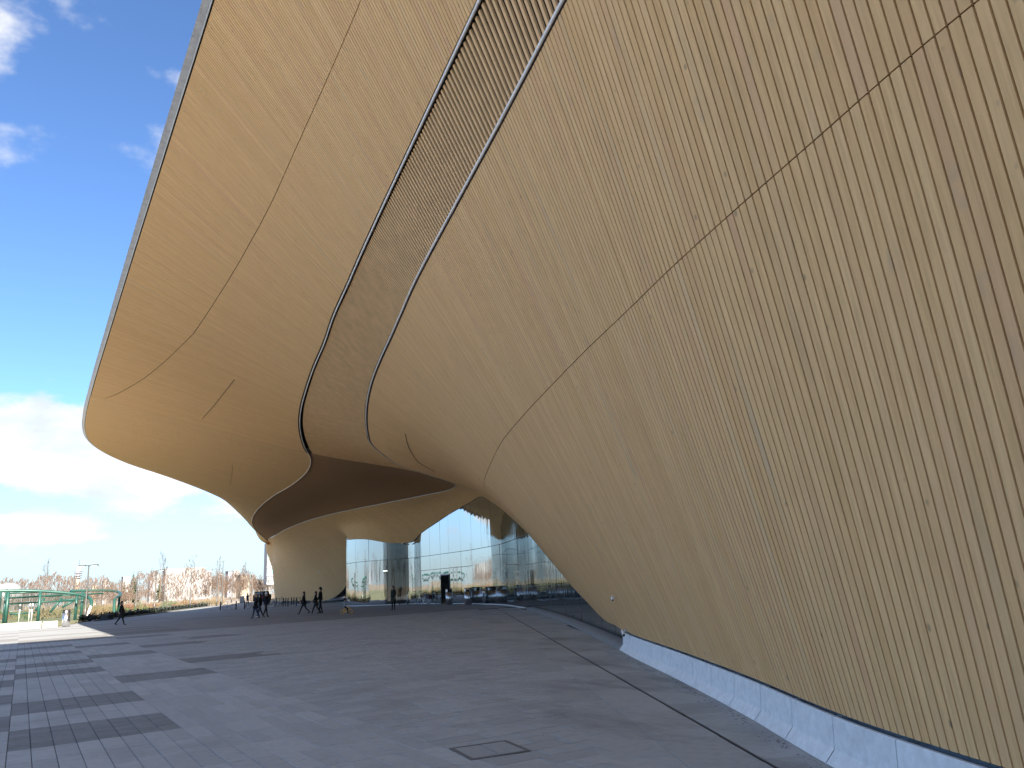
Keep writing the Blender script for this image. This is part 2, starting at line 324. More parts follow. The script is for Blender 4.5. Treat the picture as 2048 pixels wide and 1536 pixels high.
def surf(u, t):
    """point of the timber surface: u along the building, t = 0 bottom edge, 1 seam, 2 and 3 louvre rims, 4 canopy edge; returns x,y,z"""
    u, t = np.broadcast_arrays(np.asarray(u, float), np.asarray(t, float)); K = rows(u)
    d = [np.linalg.norm(K[i+1]-K[i], axis=-1)+1e-6 for i in range(4)]; s = [(K[i+1]-K[i])/d[i][..., None] for i in range(4)]
    w = [(s[i]*d[i+1][..., None]+s[i+1]*d[i][..., None])/(d[i]+d[i+1])[..., None] for i in range(3)]
    m = [s[0]*1.5-w[0]*.5]+w+[s[3]*1.5-w[2]*.5]
    c = np.zeros(u.shape+(2,)); k = np.clip(np.floor(t), 0, 3)
    for i in range(4):
        q = (t-i)[..., None]; D = d[i][..., None]
        v = (2*q**3-3*q**2+1)*K[i]+(q**3-2*q**2+q)*D*m[i]+(-2*q**3+3*q**2)*K[i+1]+(q**3-q**2)*D*m[i+1]
        c = np.where((k == i)[..., None], v, c)
    return np.stack([c[..., 0], u, c[..., 1]], -1)
def snormal(u, t):
    """unit normal pointing into the building (away from the plaza)"""
    u, t = np.broadcast_arrays(np.asarray(u, float), np.asarray(t, float)); e = .02
    du = surf(u+e, t)-surf(u-e, t); dt = surf(u, np.clip(t+e, 0, 3.999))-surf(u, np.clip(t-e, 0, 3.999))
    n = np.cross(du, dt); n /= np.linalg.norm(n, axis=-1, keepdims=True)+1e-9
    # towards the building: +x / +z
    sgn = np.sign(n[..., 0]*.5+n[..., 2]); sgn[sgn == 0] = 1
    return n*sgn[..., None]
GTX = [(66, 30.9), (69.0, 30.8), (70.3, 29.8), (72.5, 28.6), (75.5, 27.95), (78, 28.05), (80, 28.75), (82, 30.0), (85, 31.6), (88, 32.8)]
A_['G'] = np.array([g for g in T_G if g[0] < 64]+GTX+[g for g in T_G if g[0] > 90], float)
gvf = lambda u: herm(A_['G'][:, 0], A_['G'][:, 1], u)
_k = (A_['P'][:, 0] > 16) & (A_['P'][:, 0] < 84); A_['P'][_k, 1] = gvf(A_['P'][_k, 0])-.05
jzf = lambda u: herm(A_['P'][:, 0], A_['P'][:, 2], u)
LIB = empty('library_building', (8, 12, 0), label='sweeping timber-clad library with a huge curved canopy over the plaza', cat='building')
bpy.context.view_layer.update()
def lp(o):      # parent to the building, keeping coordinates
    o.parent = LIB; o.matrix_parent_inverse = Matrix.Translation((-8, -12, 0)); return o
def child(o, par): o.parent = par; return o
PITCHB = .086
S1_T = np.array([(-60, 3.40), (8, 3.40), (10, 3.409), (14, 3.444), (17, 3.464), (20, 3.489), (24, 3.539), (28, 3.581), (33, 3.634), (38, 3.712), (43, 3.799), (48, 3.897), (52, 3.985), (53.5, 4.0), (170, 4.0)])
s1f = lambda u: np.interp(u, S1_T[:, 0], S1_T[:, 1])
def strips(ui, ta, tb, w, n, depth, rndv, front=0.):
    """boards centred at ui running from ta(u) to tb(u); returns per-board arrays V (N, n+1, 4, 3) [in-left, out-left, out-right, in-right] and uv"""
    q = np.linspace(0, 1, n+1)[None, :]; out = []
    for k, side in enumerate((-.5, .5)):
        u = ui[:, None]+side*w+0*q; a = ta(ui)[:, None]; b = tb(ui)[:, None]; t = a+(b-a)*q
        t = np.clip(t, 0, 3.9999); p = surf(u, t); nn = snormal(u, t)
        out.append((p+nn*front, p+nn*(front+depth)))
    V = np.stack([out[0][1], out[0][0], out[1][0], out[1][1]], 2)
    c = (out[0][0]+out[1][0])/2; L = np.concatenate([np.zeros((len(ui), 1)), np.cumsum(np.linalg.norm(np.diff(c, axis=1), axis=-1), 1)], 1)
    UV = np.zeros(V.shape[:3]+(2,)); UV[..., 0] = np.array([0, 0, 1, 1])[None, None, :]*w+rndv[:, None, None]*7; UV[..., 1] = (L+rndv[:, None]*50)[:, :, None]
    return V, UV
def strip_faces(n):
    F = []
    for i in range(n):
        for k in range(3): a = i*4+k; F.append((a, a+1, a+5, a+4))
    F += [(0, 3, 2, 1), (n*4, n*4+1, n*4+2, n*4+3)]
    return np.array(F, np.int32)
def boards(ui, ta, tb, n, names, solo_mask, parent, mat='wood_board', w=PITCHB-.015, depth=.022, front=0., jitter=.0022):
    r = rng.random(len(ui)); F = strip_faces(n); V, UV = strips(ui, ta, tb, w, n, depth, r, front)
    V = V+np.zeros(3)
    if jitter:
        nn = snormal(ui, np.full(len(ui), 1.5)); V += (nn*(rng.random(len(ui))*jitter)[:, None])[:, None, None, :]
    nv = (n+1)*4
    for i in np.where(solo_mask)[0]:
        me = npmesh(names[0], V[i].reshape(-1, 3), F, mat, UV[i].reshape(-1, 2), np.full(nv, r[i]))
        o = bpy.data.objects.new(names[0], me); link(o); child(o, parent)
    j = np.where(~solo_mask)[0]
    if len(j):
        FF = (F[None]+(np.arange(len(j))*nv)[:, None, None]).reshape(-1, 4)
        me = npmesh(names[1], V[j].reshape(-1, 3), FF, mat, UV[j].reshape(-1, 2), np.repeat(r[j], nv))
        o = bpy.data.objects.new(names[1], me); link(o); child(o, parent); tag(o, kind='stuff')
UFAR = 50.0
ui = np.arange(-9, UFAR, PITCHB)+PITCHB/2
k_ = lambda c: (lambda u: np.full(np.shape(u), float(c)))
GAPT = .0013
def part(name): 
    o = empty(name); o.location = (0, 0, 0); lp(o); return o
wall_lower = part('lower_wall_cladding'); wall_upper = part('upper_wall_cladding'); soffit_in = part('inner_soffit_cladding'); soffit_out = part('outer_soffit_cladding'); louv = part('louver_band')
solo = lambda a, b: (ui > a) & (ui < b)
boards(ui, k_(0.004), k_(1-GAPT*1.2), 7, ('board', 'far_boards'), solo(.4, 10.6), wall_lower)
boards(ui, k_(1+GAPT*1.2), k_(1.985), 7, ('board', 'far_boards'), solo(.4, 10.6), wall_upper)
m1 = ui < 53
boards(ui[m1], k_(3.012), lambda u: s1f(u)-.0016, 7, ('board', 'soffit_boards'), (ui[m1] > 9.2) & (ui[m1] < 13.6), soffit_in)
boards(ui[m1], lambda u: s1f(u)+.0016, k_(3.9985), 7, ('board', 'edge_boards'), np.zeros(m1.sum(), bool), soffit_out)
LP = .128; ul = np.arange(-9, UFAR, LP)+LP/2
boards(ul, k_(2.03), k_(2.97), 5, ('louver_slat', 'far_louver_slats'), (ul > 4.2) & (ul < 42), louv, 'wood_louver', w=.055, depth=.03, front=.02, jitter=0)
def sheet(name, us, ts, off, mat, parent, uvx=None, smooth=True, clampE=True):
    U_, T_ = np.meshgrid(us, ts, indexing='ij'); p = surf(U_, np.clip(T_, 0, 3.9999)); n = snormal(U_, np.clip(T_, 0, 3.999)); p = p+n*off
    nu, ntt = len(us), len(ts); V = p.reshape(-1, 3)
    i, j = np.meshgrid(np.arange(nu-1), np.arange(ntt-1), indexing='ij'); a = (i*ntt+j).ravel()
    F = np.stack([a, a+1, a+ntt+1, a+ntt], 1)
    L = np.concatenate([np.zeros((nu, 1)), np.cumsum(np.linalg.norm(np.diff(p, axis=1), axis=-1), 1)], 1)
    uv = np.stack([U_/PITCHB, L], -1).reshape(-1, 2)
    o = bpy.data.objects.new(name, npmesh(name, V, F, mat, uv, smooth=smooth)); link(o); child(o, parent); return o
ub = np.concatenate([np.arange(-60, -9, 3.), np.arange(-9, UFAR+.6, .5)])
sheet('backing_board', ub, np.linspace(0, 2.0, 29), .030, 'backing_brown', wall_lower)
sheet('backing_board', ub, np.linspace(3.0, 3.9999, 17), .030, 'backing_brown', soffit_in)
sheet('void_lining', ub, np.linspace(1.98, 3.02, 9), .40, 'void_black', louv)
uf = np.concatenate([np.arange(UFAR, 110, .4), np.arange(110, 170.1, 2.)])
sheet('far_cladding', uf, np.linspace(0, 2.0, 41), 0., 'wood_far', wall_lower)
sheet('far_cladding', uf, np.linspace(3.0, 3.9999, 25), 0., 'wood_far', soffit_in)
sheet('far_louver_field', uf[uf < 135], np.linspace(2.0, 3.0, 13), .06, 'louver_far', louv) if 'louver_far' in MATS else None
ubk = np.arange(-60, -8.9, 3.)
sheet('rear_cladding', ubk, np.linspace(0, 3.9999, 30), 0., 'wood_far', soffit_out)
# rims of the louvre band, and the metal edge of the canopy
def railpath(ts, us, off=0.): return [tuple(p) for p in (surf(us, np.full(len(us), ts))+snormal(us, np.full(len(us), ts))*off)]
ur = np.concatenate([np.arange(-9, 60, .6), np.arange(60, 130.2, 1.0)])
lp(MB().tube(railpath(2.0, ur, -.01), .022, 6).build('louver_rim', 'rim_metal', None, True))
lp(MB().tube(railpath(3.0, ur, -.01), .022, 6).build('louver_rim', 'rim_metal', None, True))
ue = np.concatenate([np.arange(-60, 55, 1.), np.arange(55, 90, .4), np.arange(90, 170, 1.)])
pe = surf(ue, np.full(len(ue), 3.9999)); te = np.gradient(pe, axis=0); te /= np.linalg.norm(te, axis=1, keepdims=True); ne = np.stack([-te[:, 1], te[:, 0], 0*te[:, 0]], 1)
def edgestrip(name, prof, mat):
    n = len(prof); V = np.concatenate([pe+ne*a+np.array([0, 0, b]) for a, b in prof]).reshape(n, len(ue), 3); F = []
    V = V.transpose(1, 0, 2).reshape(-1, 3)
    for i in range(len(ue)-1):
        for k in range(n-1): a = i*n+k; F.append((a, a+1, a+n+1, a+n))
    o = bpy.data.objects.new(name, npmesh(name, V, np.array(F), mat)); link(o); lp(o)
edgestrip('shadow_gap', [(-.01, .016), (.028, .016), (.028, .04)], 'void_black')
edgestrip('edge_flashing', [(.028, .008), (.042, .008), (.046, .012), (.046, .040), (-.3, .06)], 'edge_metal')
# deck, upper storey and body of the building behind the timber
dk = [(float(p[0])-.2, float(p[1])) for p in pe[::2]]
V = [(x, y, ZE+.10) for x, y in dk]+[(58, y, ZE+.10) for x, y in dk]; n = len(dk)
o = MB(); o.add(V, [(i, i+1, n+i+1, n+i) for i in range(n-1)]); lp(o.build('terrace_deck', 'upper_white'))
E_at = lambda u: float(herm(A_['E'][:, 0], A_['E'][:, 1], u))
us_ = [-60, -20, 20, 50, 60, 70, 80, 90, 100, 115, 131, 150, 168]
def wallband(name, inset, z0, z1, mat):
    b = MB(); pts = [(E_at(u)+inset, u) for u in us_]+[(57, 168), (57, -60)]
    m = len(pts); vs = [(x, y, z0) for x, y in pts]+[(x, y, z1) for x, y in pts]
    b.add(vs, [(i, (i+1) % m, m+(i+1) % m, m+i) for i in range(m)]); return lp(b.build(name, mat)), pts
wallband('upper_storey_glazing', 7.0, ZE+.10, ZE+5.2, 'dark_frame')
_, pts = wallband('roof_fascia', 4.5, ZE+5.2, ZE+6.0, 'upper_white')
b = MB(); b.add([(x, y, ZE+6.0) for x, y in pts], [tuple(range(len(pts)))]); b.add([(x, y, ZE+5.2) for x, y in pts], [tuple(range(len(pts)))]); lp(b.build('roof', 'upper_white'))
lp(MB().box((57.2, 54, 6.8), (.3, 228, 13.6)).build('rear_wall', 'interior_wall'))
lp(MB().add([(3, -60, 0), (57, -60, 0), (57, -60, 13.8), (2.3, -60, 13.8)], [(0, 1, 2, 3)]).build('end_wall', 'interior_wall'))
# ---------------------------------------------------------------- plinth blocks
def arc(us, f):
    p = np.array([(f(u), u) for u in us]); return np.concatenate([[0], np.cumsum(np.linalg.norm(np.diff(p, axis=0), axis=1))])
px_ = lambda u: float(herm(A_['P'][:, 0], A_['P'][:, 1], u))
plinth = part('plinth')
PROF = [(.0, .375), (-.03, .375), (-.04, .365), (-.058, .11), (-.072, .06), (-.10, .026), (-.15, .006)]
def plinth_block(u0, u1, n=5):
    us = np.linspace(u0, u1, n); V = []
    for u in us:
        dx = (px_(u+.05)-px_(u-.05))/.1; L = math.hypot(1, dx); nx, ny = 1/L, -dx/L      # towards the building
        V += [(px_(u)+nx*(a+.03), u+ny*(a+.03), z) for a, z in PROF]+[(px_(u)+nx*.2, u+ny*.2, .375), (px_(u)+nx*.2, u+ny*.2, -.02), (px_(u)-nx*.15, u-ny*.15, -.02)]
    m = len(PROF)+3; F = []
    for i in range(n-1):
        for k in range(m-1): a = i*m+k; F.append((a, a+1, a+m+1, a+m))
    b = MB(); b.add(V, F); ring = [len(PROF), ]+list(range(0, len(PROF)))+[len(PROF)+2, len(PROF)+1]
    b.add([V[i] for i in range(m)], [tuple(ring)]); b.add([V[(n-1)*m+i] for i in range(m)], [tuple(reversed(ring))])
    child(b.build('plinth_block', 'plinth_concrete', None, False), plinth)
cu = np.linspace(-4, 14.3, 90); V = []; m_ = len(PROF)
for u in cu:
    dx = (px_(u+.05)-px_(u-.05))/.1; L = math.hypot(1, dx); nx, ny = 1/L, -dx/L; V += [(px_(u)+nx*(a+.055), u+ny*(a+.055), z-.006) for a, z in PROF]
b = MB(); b.add(V, [(i*m_+k, i*m_+k+1, i*m_+m_+k+1, i*m_+m_+k) for i in range(len(cu)-1) for k in range(m_-1)]); child(b.build('joint_seal', 'joint'), plinth)
U_ = np.linspace(-4, 14.3, 800); SL = arc(U_, px_); s = 0.; edges = [U_[0]]
while s < SL[-1]-.5:
    s += 1.02; edges.append(float(np.interp(s, SL, U_)))
edges[-1] = 14.35
for a, b_ in zip(edges[:-1], edges[1:]): plinth_block(a+.006, b_-.006)
# ---------------------------------------------------------------- glazing
m, t, b, o = newmat('glass_pane')
t.nodes.remove(b)
uvn = N(t, 'ShaderNodeUVMap', uv_map='UVMap'); mp = N(t, 'ShaderNodeMapping'); LK(t, uvn.outputs[0], mp.inputs['Vector']); mp.inputs['Scale'].default_value = (1.0, .10, 1)
hz = noise(t, mp.outputs[0], 1.7, 3, .5)
bp = N(t, 'ShaderNodeBump'); bp.inputs['Strength'].default_value = .35; bp.inputs['Distance'].default_value = .03; LK(t, hz, bp.inputs['Height'])
gl = N(t, 'ShaderNodeBsdfGlossy'); gl.inputs['Roughness'].default_value = .012; gl.inputs['Color'].default_value = (.56, .60, .62, 1); LK(t, bp.outputs[0], gl.inputs['Normal'])
tr = N(t, 'ShaderNodeBsdfTransparent'); tr.inputs['Color'].default_value = (.30, .40, .43, 1)
fr = N(t, 'ShaderNodeFresnel'); fr.inputs['IOR'].default_value = 1.62; LK(t, bp.outputs[0], fr.inputs['Normal'])
ms = N(t, 'ShaderNodeMixShader'); LK(t, MATH(t, 'MULTIPLY_ADD', fr.outputs[0], .95, .05, clamp=True), ms.inputs[0]); LK(t, tr.outputs[0], ms.inputs[1]); LK(t, gl.outputs[0], ms.inputs[2]); LK(t, ms.outputs[0], o.inputs[0])
GU = np.linspace(14.35, 118, 4000); GL = arc(GU, lambda u: float(gvf(u)))
glazing = part('entrance_glazing'); PW = 2.42
def gpt(s, z): u = float(np.interp(s, GL, GU)); return (float(gvf(u)), u, z)
def jtop(s): u = float(np.interp(s, GL, GU)); return float(jzf(u))
tab_s = lambda u: float(np.interp(u, GU, GL))
S_DOOR0, S_DOOR1 = tab_s(60.05), tab_s(61.85)
cuts = list(np.arange(0, S_DOOR0-.6, PW)); st_ = (S_DOOR0)/round(S_DOOR0/PW); cuts = [i*st_ for i in range(round(S_DOOR0/PW)+1)]
s = S_DOOR1
while s < GL[-1]-2.5: cuts.append(s); s += 2.36
def pane(s0, s1, z0, z1):
    n = 6; ss = np.linspace(s0+.012, s1-.012, n+1); top = [min(z1, max(jtop(x)+.10, z0)) for x in ss]
    if max(top)-z0 < .12: return
    tilt = random.gauss(0, .0035); lean = random.gauss(0, .002)
    V = []; UV = []
    for x, tz in zip(ss, top):
        for z in (z0, tz):
            p = gpt(x, z); k = (x-(s0+s1)/2)*tilt+(z-z0)*lean; V.append((p[0]+k, p[1], z)); UV.append((x, z))
    F = [(2*i, 2*i+2, 2*i+3, 2*i+1) for i in range(n)]
    me = npmesh('pane', np.array(V), np.array(F), 'glass_pane', np.array(UV), smooth=True); o = bpy.data.objects.new('pane', me); link(o); child(o, glazing)
def bar(path, r, name, mat='dark_frame'): child(MB().tube(path, r, 4).build(name, mat), glazing)
for i in range(len(cuts)-1):
    s0, s1 = cuts[i], cuts[i+1]; door = abs(s0-S_DOOR0) < .05
    near_door = abs(s0-S_DOOR0) < 5.2
    zs = [.06, 4.2, 9.2]
    if door: zs = [2.42, 2.95, 4.2, 9.2]
    elif near_door: zs = [.06, 2.95, 4.2, 9.2]
    for z0, z1 in zip(zs[:-1], zs[1:]):
        if jtop((s0+s1)/2)+.1 > z0+.1 or max(jtop(s0), jtop(s1)) > z0: pane(s0, s1, z0, z1-.02)
    for z in zs[1:-1]:
        if min(jtop(s0), jtop(s1)) > z-.3: bar([gpt(x, z-.01) for x in np.linspace(s0, s1, 5)], .026, 'transom')
    h = jtop(s0)+.08
    if h > .3: p0 = gpt(s0, .02); p1 = gpt(s0, h); bar([(p0[0]+.03, p0[1], p0[2]), (p1[0]+.03, p1[1], p1[2])], .034, 'mullion')
bar([gpt(x, jtop(x)+.02) for x in np.linspace(3, GL[-1]-12, 130)], .045, 'head_frame')
ss = np.linspace(tab_s(40), tab_s(60), 60); child(MB().tube([(gpt(x, .03)[0]-.05, gpt(x, .03)[1], .03) for x in ss], .045, 4).build('sill', 'white_sill'), glazing)
ss = np.linspace(tab_s(62), tab_s(112), 80); child(MB().tube([(gpt(x, .03)[0]-.05, gpt(x, .03)[1], .03) for x in ss], .05, 4).build('sill', 'white_sill'), glazing)
# entrance doorway with its open leaf
dA, dB = Vector(gpt(S_DOOR0, 0)), Vector(gpt(S_DOOR1, 0)); dd = (dB-dA).normalized(); dn = Vector((dd.y, -dd.x, 0))
door = part('entrance_door')
b = MB(); b.tube([dA+Vector((0, 0, 2.44)), dB+Vector((0, 0, 2.44))], .07, 4); child(b.build('lintel', 'white_sill'), door)
b = MB(); 
for q in (dA, dB): b.tube([q, q+Vector((0, 0, 2.4))], .05, 4)
child(b.build('door_frame', 'dark_frame'), door)
b = MB(); c = dA+dd*.12+dn*.75; b.box((c.x, c.y, 1.2), (.05, 1.45, 2.3), math.atan2(-dn.x, dn.y)); child(b.build('door_leaf', 'dark_frame'), door)
# interior behind the glass
iu = np.linspace(14.5, 125, 60); ins = part('interior')
V = []; F = []
for u in iu: V += [(float(gvf(min(u, 129)))+.12, u, .012), (float(gvf(min(u, 129)))+13, u-3, .012), (float(gvf(min(u, 129)))+13, u-3, 9.3), (float(gvf(min(u, 129)))+.4, u, max(float(jzf(u)), .3)+.35)]
for i in range(len(iu)-1):
    for k in range(3): F.append((i*4+k, i*4+k+1, i*4+k+5, i*4+k+4))
b = MB(); b.add(V, F); b.m = [([1, 0, 2][i % 3]) for i in range(len(F))]
child(b.build('interior_shell', ['interior_wall', 'interior_floor', 'interior_wall']), ins)
simple('interior_wood', (.22, .12, .055), .6)
for u, s_ in ((66.5, 1.6), (52, 6), (43, 5), (80, 5)):
    b = MB(); b.lathe([(.45, 0), (.45, 7)], (float(gvf(u))+s_, u, .013), 14); child(b.build('interior_column', 'interior_wood', None, True), ins)
mL, tL, bL, oL = newmat('lit_strip'); bL.inputs['Emission Color'].default_value = (1, .93, .8, 1); bL.inputs['Emission Strength'].default_value = 5
for u, s_, z in ((56, 5, 5.2), (58, 7, 5.2), (76, 3, 3.3), (77.5, 4, 3.3), (66.5, 3, 3.1), (48, 5, 5.6)):
    b = MB(); b.box((float(gvf(u))+s_, u, z), (.12, 1.2, .05)); child(b.build('ceiling_lamp', 'lit_strip'), ins)
# kerb along the near glass
ku = np.linspace(14.2, 40, 60); V = []; F = []; KP = [(.02, 0), (.02, .13), (-.10, .15), (-.26, .135), (-.34, .09), (-.37, 0)]
for u in ku:
    dx = float(gvf(u+.1)-gvf(u-.1))/.2; L = math.hypot(1, dx); nx, ny = 1/L, -dx/L; x0 = float(gvf(u)); k = min(1, (u-14.2)/.25+.35)*min(1, (40.5-u)/3)
    V += [(x0+nx*(a*k), u+ny*a*k, z*max(k, .3)) for a, z in KP]
n = len(KP)
for i in range(len(ku)-1):
    for k in range(n-1): F.append((i*n+k, i*n+k+1, i*n+n+k+1, i*n+n+k))
b = MB(); b.add(V, F); b.add(V[:n], [tuple(range(n))]); lp(b.build('base_kerb', 'kerb_concrete', None, True))
# fixtures on the timber: two cameras on the wall, one on the far leg, a spot under the soffit
def on_surf(x, y, us, ts):
    U2, T2 = np.meshgrid(us, ts, indexing='ij'); p = surf(U2, T2)-np.array([0, 0, EYE])
    zf = p@np.array(fwd); X = 1024+FPX*(p@np.array(rgt))/zf; Y = 768-FPX*(p@np.array(upv))/zf
    k = np.argmin((X-x)**2+(Y-y)**2); uu, tt = U2.ravel()[k], T2.ravel()[k]
    return Vector(surf(uu, tt)), Vector(snormal(np.array([uu]), np.array([tt]))[0])
def wall_camera(x, y, us, ts, k, name):
    p, n = on_surf(x, y, us, ts); o = empty(name); o.location = (0, 0, 0); lp(o)
    q = p-n*.16*k; child(MB().tube([p, q], .03*k, 8).build('bracket', 'steel'), o); d = Vector((-.35, -.55, -.35)).normalized()
    child(MB().tube([q-d*.12*k, q+d*.2*k], [.055*k, .06*k], 10).build('housing', 'upper_white', None, True), o)
    child(MB().tube([q+d*.2*k, q+d*.21*k], .045*k, 10).build('lens', 'rubber'), o)
def panel_joint(pts, us, ts):
    q = [on_surf(x, y, us, ts) for x, y in pts]; lp(MB().tube(smoothpath([p-n*.004 for p, n in q], 4), .013, 4).build('panel_joint', 'void_black'))
def smoothpath(p, k=6):
    p = np.array([tuple(q) for q in p]); tt = np.arange(len(p)); return [Vector(q) for q in herm(tt, p, np.linspace(0, len(p)-1, (len(p)-1)*k+1))]
panel_joint([(470, 759), (448, 785), (426, 812), (405, 837)], np.linspace(34, 52, 200), np.linspace(3.1, 3.8, 150))
panel_joint([(811, 868), (814, 885), (821, 902), (838, 925), (870, 943)], np.linspace(24, 40, 240), np.linspace(1.0, 1.99, 200))
panel_joint([(466, 930), (463, 950), (459, 968)], np.linspace(60, 90, 200), np.linspace(3.1, 3.95, 150))
wall_camera(1231, 1192, np.linspace(12, 22, 80), np.linspace(0, 1, 80), .42, 'wall_camera')
wall_camera(1253, 1262, np.linspace(12, 18, 80), np.linspace(0.02, .5, 80), .62, 'wall_camera')
wall_camera(641, 1142, np.linspace(85, 118, 120), np.linspace(0, 1.5, 80), .9, 'wall_camera')
wall_camera(806, 1086, np.linspace(60, 76, 120), np.linspace(0.02, .6, 60), .9, 'wall_camera')
# ---------------------------------------------------------------- ground
def flat(name, pts, z, mat, kind='structure', rnd=None):
    b = MB(); b.add([(x, y, z) for x, y in pts], [tuple(range(len(pts)))]); o = b.build(name, mat); tag(o, kind=kind); return o
simple('earth', (.20, .155, .10), .95, var=.35, scale=.06); simple('grass', (.13, .125, .055), .95, var=.45, scale=.35); simple('sand_path', (.24, .20, .155), .95, var=.15, scale=.2)
simple('asphalt', (.055, .056, .06), .9, var=.2, scale=1.)
# plaza sheet: joint colour under the laid slabs near by, paving pattern beyond
m, t, b, o = newmat('plaza_sheet'); g = N(t, 'ShaderNodeNewGeometry'); P = g.outputs['Position']; sx = N(t, 'ShaderNodeSeparateXYZ'); LK(t, P, sx.inputs[0])
cx = MATH(t, 'FLOOR', MATH(t, 'DIVIDE', sx.outputs[0], 1.93)); cy = MATH(t, 'FLOOR', MATH(t, 'DIVIDE', MATH(t, 'SUBTRACT', sx.outputs[1], 11.6), 1.83))
cc = N(t, 'ShaderNodeCombineXYZ'); LK(t, MATH(t, 'FLOOR', MATH(t, 'DIVIDE', cx, 2.)), cc.inputs[0]); LK(t, cy, cc.inputs[1])
wn = N(t, 'ShaderNodeTexWhiteNoise', noise_dimensions='2D'); LK(t, cc.outputs[0], wn.inputs['Vector'])
big = noise(t, P, .35, 5, .6); mid = noise(t, P, 5, 5, .6)
a = mixcol(t, ramp(t, big, .35, .65), (.21, .218, .22), (.255, .262, .264))
a = mixcol(t, MATH(t, 'MULTIPLY', MATH(t, 'GREATER_THAN', wn.outputs[0], .78), MATH(t, 'LESS_THAN', sx.outputs[0], 15)), a, (.17, .165, .16))
a = mixcol(t, ramp(t, mid, .45, .75, 0, .35), a, (.21, .205, .20))
a = mixcol(t, MATH(t, 'LESS_THAN', sx.outputs[1], 44.0), a, (.036, .035, .035))
a = mixcol(t, MATH(t, 'LESS_THAN', sx.outputs[0], -5.79), a, mixcol(t, ramp(t, mid, .3, .7), (.31, .31, .30), (.36, .36, .35)))  # unseen plaza to the left made paler to bounce sunlight onto the timber
LK(t, a, b.inputs['Base Color']); b.inputs['Roughness'].default_value = .85
flat('ground', [(-4500, -900), (4500, -900), (4500, 7500), (-4500, 7500)], -.06, 'earth')
edge = [(-14, 70.8), (-1.2, 71.2), (2.6, 72.4), (5.4, 85.8), (9.2, 95), (13.5, 105.7), (21.9, 130.7), (29.5, 149), (40, 172)]
flat('plaza', [(-60, -60), (60, -60), (60, 172)]+edge[::-1]+[(-60, 70)], -.014, 'plaza_sheet')
flat('lawn', [(-160, 72.5), (2.0, 73.2), (5.2, 86.2), (9.0, 95.5), (13.2, 106.2), (21.5, 131.2), (29, 150), (34, 230), (-160, 230)], -.03, 'grass')
flat('path', [(-60, 128), (14, 128), (19, 131), (24, 138), (-60, 140)], -.022, 'sand_path')
flat('road', [(28.5, 149.5), (41, 172), (75, 330), (60, 330), (22, 150)], -.008, 'sand_path')
# laid slabs
dr = lambda u: 5.53+.517*(u-4.93)          # drain slot line
bl = lambda u: dr(u)-1.35                  # start of the aligned band
slabs = []   # (cx, cy, sx, sy, rz, material)
dark_cells = {(0, 0), (0, 2), (0, 6), (0, 8), (1, 4), (-1, 1), (-1, 3), (-1, 5), (-1, 7), (0, 11), (1, 9), (1, 13), (0, 14), (-1, 10), (2, 6), (2, 11), (-1, 14), (2, 16), (3, 13), (0, 17), (-2, 0), (-2, 4), (-2, 8), (1, 17)}
r2 = random.Random(3)
for c in range(-3, 2):
    for k in range(-4, 18):
        x0 = c*1.93; y0 = 11.6+k*1.83
        if (c, k) in dark_cells:
            for i in range(8):
                for j in range(8):
                    slabs.append((x0+(i+.5)*.24125, y0+(j+.5)*.22875+(.0), .234, .222, 0, 1))
        else:
            for i in range(8):
                for j in range(2): slabs.append((x0+(i+.5)*.24125, y0+(j+.5)*.915, .234, .908, 0, 0))
for k in range(-4*6, 18*6):
    y0 = 11.6+k*.305; x = 3.86; lim = bl(y0+.15); cell = (2+int((x-3.86)/1.93), k//6)
    while x < lim-.08:
        w = min(r2.choice((.36, .46, .55, .62)), lim-x)
        ck = (2+int((x-3.86)/1.93), k//6); dk_ = ck in dark_cells
        slabs.append((x+w/2, y0+.1525, w-.011, .293, 0, 1 if dk_ else 2)); x += w
D = Vector((math.sin(R(27.34)), math.cos(R(27.34)))); Nn = Vector((D.y, -D.x)); base = Vector((dr(3.), 3.))
q = -1.32; ri = 0
for wdt in (.66, .66, .62, .62, .62, .62):
    s = -3.0-(ri % 2)*.5
    while s < 44:
        L = 1.18 if r2.random() < .7 else .8; c = base+D*(s+L/2)+Nn*(q+wdt/2+(.04 if q >= -.01 else 0)); Yc = c.y
        lim_x = (px_(Yc)+.30) if Yc < 14.3 else float(gvf(Yc))-.2
        if c.x < lim_x and Yc < 43.5 and Yc > 2.: slabs.append((c.x, c.y, wdt-.006, L-.006, -R(27.34), 2))
        s += L
    q += wdt; ri += 1
S_ = np.array(slabs, float)
